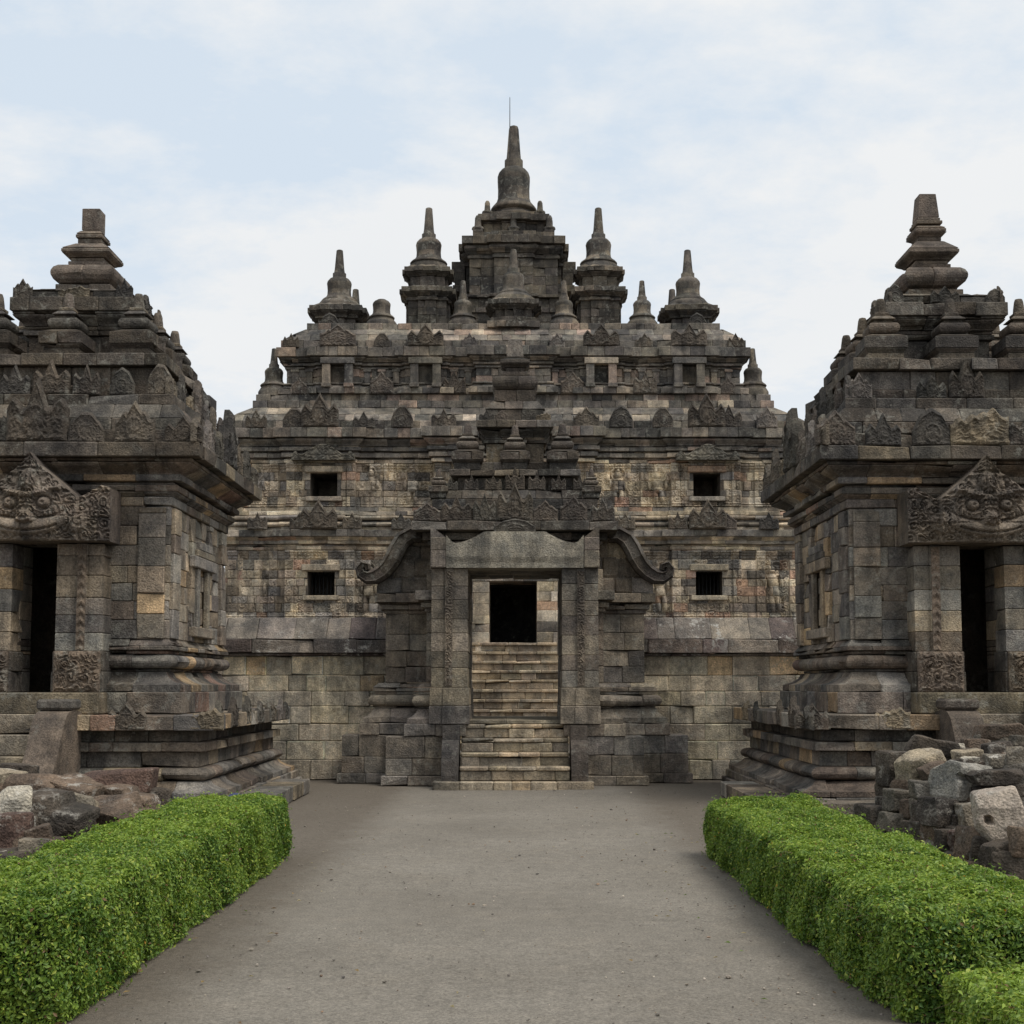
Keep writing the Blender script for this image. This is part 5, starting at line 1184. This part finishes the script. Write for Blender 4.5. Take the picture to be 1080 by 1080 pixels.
    (-4.524, 13.376, 0.145, (0.3, 0.3, 0.351), (0, 4, -2), 0.5, DK, 'black stone propping up the small tan stone in the left-hand heap, the lower of two', 'fallen stones heaped on the left', 0, None),
    (-4.584, 13.371, 0.476, (0.3, 0.3, 0.351), (0, 5, -22), 0.4, BR, 'brown stone propping up the small tan stone in the left-hand heap, the upper of two', 'fallen stones heaped on the left', 0, None),
    (-3.69, 10.426, 0.166, (0.3, 0.3, 0.394), (0, -2, -17), 0.32, DK, 'black stone propping up the low grey stone in the left-hand heap', 'fallen stones heaped on the left', 0, None),
]

def build_rubble():
    for i, (x, y, z, dims, rot, rnd, tint, label, grp, matk, feat) in enumerate(RUBBLE):
        big = 1.14 if 'left' in grp else 1.0; stone(x, y, z + (big - 1) * .3 * dims[2], tuple(d * big for d in dims), rot, rnd, tint, label, grp, 900 + i, M_PALE if matk else M_RUB, feat)
build_rubble()

# ------------------------------------------------------------------ hedges
def hedge(x0, x1, y0, y1, h, label, seed, nleaf, name='clipped_hedge', group='clipped hedges along the path', young=0.0, lsize=1.0):
    rs = np.random.RandomState(seed); rng = random.Random(seed)
    cx, cy = (x0 + x1) / 2, (y0 + y1) / 2
    t = thing(name, label, 'hedge', (cx, cy, 0), group)
    hx, hy = (x1 - x0) / 2, (y1 - y0) / 2
    # core
    bm = bmesh.new(); bmesh.ops.create_cube(bm, size=1)
    bmesh.ops.subdivide_edges(bm, edges=list(bm.edges), cuts=8, use_grid_fill=True)
    for v in bm.verts:
        q = Vector((v.co.x * 2 * (hx - .09), v.co.y * 2 * (hy - .09), (v.co.z + .5) * (h - .09) + .015)); q += Vector((mnoise.noise(q * 5), mnoise.noise(q * 5 + Vector((9, 0, 0))), mnoise.noise(q * 5 + Vector((0, 9, 0))))) * .02; v.co = q
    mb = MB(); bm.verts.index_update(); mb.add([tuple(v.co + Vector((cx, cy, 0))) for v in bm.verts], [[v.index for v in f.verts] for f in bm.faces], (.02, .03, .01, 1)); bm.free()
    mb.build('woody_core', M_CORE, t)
    # leaves: points on the box skin, weighted by face area; skin bulges and is ragged
    A = np.array([4 * hx * hy * 1.1, 2 * hx * h, 2 * hx * h, 2 * hy * h, 2 * hy * h]); A = A / A.sum()
    face = rs.choice(5, nleaf, p=A); a = rs.uniform(-1, 1, nleaf); b = rs.uniform(0, 1, nleaf)
    P = np.zeros((nleaf, 3)); Nn = np.zeros((nleaf, 3))
    m = face == 0; P[m] = np.stack([a[m] * hx, (b[m] * 2 - 1) * hy, np.full(m.sum(), h)], 1); Nn[m] = (0, 0, 1)
    for f, sgn in ((1, -1), (2, 1)):
        m = face == f; P[m] = np.stack([a[m] * hx, np.full(m.sum(), sgn * hy), b[m] * h], 1); Nn[m] = (0, sgn, 0)
    for f, sgn in ((3, -1), (4, 1)):
        m = face == f; P[m] = np.stack([np.full(m.sum(), sgn * hx), a[m] * hy, b[m] * h], 1); Nn[m] = (sgn, 0, 0)
    # round the edges: pull towards the inside where two faces meet
    rr = .085; q = P.copy(); lim = np.array([hx, hy]) - rr
    inner = np.stack([np.clip(q[:, 0], -lim[0], lim[0]), np.clip(q[:, 1], -lim[1], lim[1]), np.minimum(q[:, 2], h - rr)], 1)
    dv = q - inner; dl = np.linalg.norm(dv, axis=1) + 1e-9
    P = inner + dv / dl[:, None] * np.minimum(dl, rr)[:, None]
    Nn = np.where((dl > .02)[:, None], dv / dl[:, None], Nn)
    bul = (vnoise(P[:, 0] * 2.1 + P[:, 2] * 1.7 + 50, P[:, 1] * 2.1 + 50, seed) - .5) * .065 + (vnoise(P[:, 0] * 7 + 20 + P[:, 2] * 5, P[:, 1] * 7 + P[:, 2] * 4 + 20, seed + 1) - .5) * .07
    foot = np.clip((.16 - P[:, 2]) / .16, 0, 1)
    dep = rs.exponential(.036, nleaf) - .022 + foot * .05 * rs.uniform(0, 1, nleaf)
    out_ = rs.uniform(0, 1, nleaf) < .012; dep = np.where(out_, -rs.uniform(.02, .075, nleaf), dep)
    P = P + Nn * (bul - dep)[:, None]; P[:, 2] = np.maximum(P[:, 2], .012)
    # leaf frames
    ln = Nn * .75 + rs.normal(0, .55, (nleaf, 3)) + np.array([0, 0, .35]); ln /= np.linalg.norm(ln, axis=1)[:, None]
    ax = np.cross(ln, rs.normal(0, 1, (nleaf, 3))); ax /= np.linalg.norm(ax, axis=1)[:, None] + 1e-9
    sd_ = np.cross(ln, ax)
    Lf = rs.uniform(.012, .027, nleaf)[:, None] * lsize; Wf = Lf * rs.uniform(.42, .62, nleaf)[:, None]
    fold = rs.uniform(.1, .45, nleaf)[:, None]
    v0 = P - ax * Lf * .6; v2 = P + ax * Lf * .75 - ln * Lf * .15
    v1 = P + sd_ * Wf * .62 + ln * Wf * fold; v3 = P - sd_ * Wf * .62 + ln * Wf * fold
    V = np.stack([v0, v1, v2, v3], 1).reshape(-1, 3)
    tone = vnoise(P[:, 0] * 3.3 + 30, P[:, 1] * 3.3 + P[:, 2] * 3 + 30, seed + 5) * .6 + vnoise(P[:, 0] * 11 + 30, P[:, 1] * 11 + P[:, 2] * 9 + 30, seed + 6) * .4
    g0 = np.array([.070, .150, .022]); g1 = np.array([.300, .415, .060]); g2 = np.array([.38, .44, .07])
    k = np.clip(tone * .9 + rs.normal(0, .26, nleaf) + (Nn[:, 2] > .6) * .20 - .12 + young, 0, 1)[:, None]
    C = g0 * (1 - k) + g1 * k
    yl = rs.uniform(0, 1, nleaf) < .07 + .1 * young; C[yl] = g2
    br = rs.uniform(0, 1, nleaf) < .012; C[br] = (.20, .12, .05)
    yy = rs.uniform(0, 1, nleaf) < .0008; C[yy] = (.55, .30, .03)
    me = bpy.data.meshes.new('foliage'); nf = nleaf * 2
    me.vertices.add(nleaf * 4); me.vertices.foreach_set('co', V.astype(np.float32).ravel())
    idx = np.arange(nleaf)[:, None] * 4; tri = np.concatenate([idx + np.array([0, 1, 2]), idx + np.array([0, 2, 3])], 1).reshape(-1)
    me.loops.add(nf * 3); me.loops.foreach_set('vertex_index', tri.astype(np.int32))
    me.polygons.add(nf); me.polygons.foreach_set('loop_start', (np.arange(nf) * 3).astype(np.int32))
    me.update(calc_edges=True); me.validate()
    at = me.attributes.new('tint', 'FLOAT_COLOR', 'FACE'); CC = np.concatenate([np.repeat(C, 2, 0), np.ones((nf, 1))], 1); at.data.foreach_set('color', CC.astype(np.float32).ravel())
    me.materials.append(M_LEAF); o = bpy.data.objects.new('foliage', me); COL.objects.link(o); o.parent = t
    # twigs poking out
    mb = MB(); nt = int(nleaf / 70)
    sel = rs.choice(nleaf, nt, replace=False)
    for i in sel:
        p = Vector(P[i]) - Vector(Nn[i]) * .05; d = (Vector(Nn[i]) * .8 + Vector(rs.normal(0, .7, 3))).normalized(); l_ = rng.uniform(.05, .11)
        s1 = d.orthogonal().normalized() * .0016; s2 = d.cross(s1)
        e = p + d * l_; base = Vector((cx, cy, 0))
        vs = [tuple(base + p + s1), tuple(base + p - s1 * .5 + s2), tuple(base + p - s1 * .5 - s2), tuple(base + e + s1 * .4), tuple(base + e - s1 * .2 + s2 * .4), tuple(base + e - s1 * .2 - s2 * .4)]
        mb.add(vs, [(0, 1, 4, 3), (1, 2, 5, 4), (2, 0, 3, 5)], (.2, .15, .1, 1))
    mb.build('twigs', M_TWIG, t)
    return t
hedge(-3.12, -2.2, 6.55, 12.95, .58, 'long box-clipped green hedge on the left side of the path', 3, 240000)
hedge(1.86, 2.86, 6.6, 13.1, .52, 'long box-clipped green hedge on the right side of the path', 4, 250000)
hedge(1.78, 2.8, 3.6, 5.75, .47, 'lighter green young hedge end in the bottom right corner, separated by a gap', 8, 90000, young=.25)

# ------------------------------------------------------------------ small things
def gravel():
    rs = np.random.RandomState(12); n = 3000
    x = rs.uniform(-3.4, 3.2, n); y = 5.0 + 16 * rs.uniform(0, 1, n) ** 1.5
    cl = rs.uniform(0, 1, n) < .25; x = np.where(cl, 1.35 + rs.normal(0, .42, n), x)
    r = np.exp(rs.normal(math.log(.0038), .5, n)); r = np.clip(r, .0025, .018)
    bm = bmesh.new(); bmesh.ops.create_icosphere(bm, subdivisions=1, radius=1); bm.verts.index_update()
    bv = np.array([v.co[:] for v in bm.verts]); bf = [[v.index for v in f.verts] for f in bm.faces]; bm.free()
    mb = MB(); rng = random.Random(2)
    pal = [(4, (.17, .16, .145)), (3, (.24, .225, .20)), (.5, (.11, .105, .1)), (1, (.36, .34, .31)), (1, (.2, .15, .11))]
    for i in range(n):
        vv = bv * (1 + rs.uniform(-.28, .28, (len(bv), 1))) * r[i] * np.array([rs.uniform(.8, 1.4), rs.uniform(.8, 1.4), rs.uniform(.5, .8)])
        mb.add((vv + np.array([x[i], y[i], r[i] * .2 - .002])).tolist(), bf, pick(pal, rng))
    o = mb.build('gravel', M_PEB); o['kind'] = 'stuff'
gravel()

def fallen_leaves():
    rng = random.Random(31); mb = MB()
    for i in range(90):
        x = rng.choice((rng.uniform(-2.3, -1.5), rng.uniform(1.0, 1.9), rng.uniform(-2, 1.8))); y = rng.uniform(5.3, 15); a = rng.uniform(0, 6.28); l = rng.uniform(.012, .028)
        d = Vector((math.cos(a), math.sin(a), 0)) * l; n_ = Vector((-math.sin(a), math.cos(a), 0)) * l * .4; p = Vector((x, y, .012)); u = Vector((0, 0, rng.uniform(.004, .012)))
        mb.add([tuple(p - d), tuple(p + n_ + u), tuple(p + d), tuple(p - n_ + u * .6)], [(0, 1, 2), (0, 2, 3)], rng.choice([(.30, .20, .07, 1), (.22, .14, .07, 1), (.36, .30, .16, 1), (.14, .20, .05, 1)]))
    o = mb.build('fallen_leaves', M_LEAF); o['kind'] = 'stuff'
fallen_leaves()

def blue_sheet():
    mb = MB(); n = 14; vs = []
    for i in range(n + 1):
        for j in range(4):
            u = i / n; vs.append((-3.80 + u * .62, 15.98 + j * .06 + .03 * math.sin(u * 9), .23 + .07 * math.sin(u * 7 + j) * math.sin(u * math.pi) + j * .02))
    fs = [(i * 4 + j, (i + 1) * 4 + j, (i + 1) * 4 + j + 1, i * 4 + j + 1) for i in range(n) for j in range(3)]
    mb.add(vs, fs, (0, 0, .3, 1), True); o = mb.build('plastic_sheet', M_BLUE, None, (-3.55, 16.1, .2))
    o['label'] = 'crumpled blue plastic strip lying on the kerb step behind the left hedge'; o['category'] = 'plastic sheet'
blue_sheet()
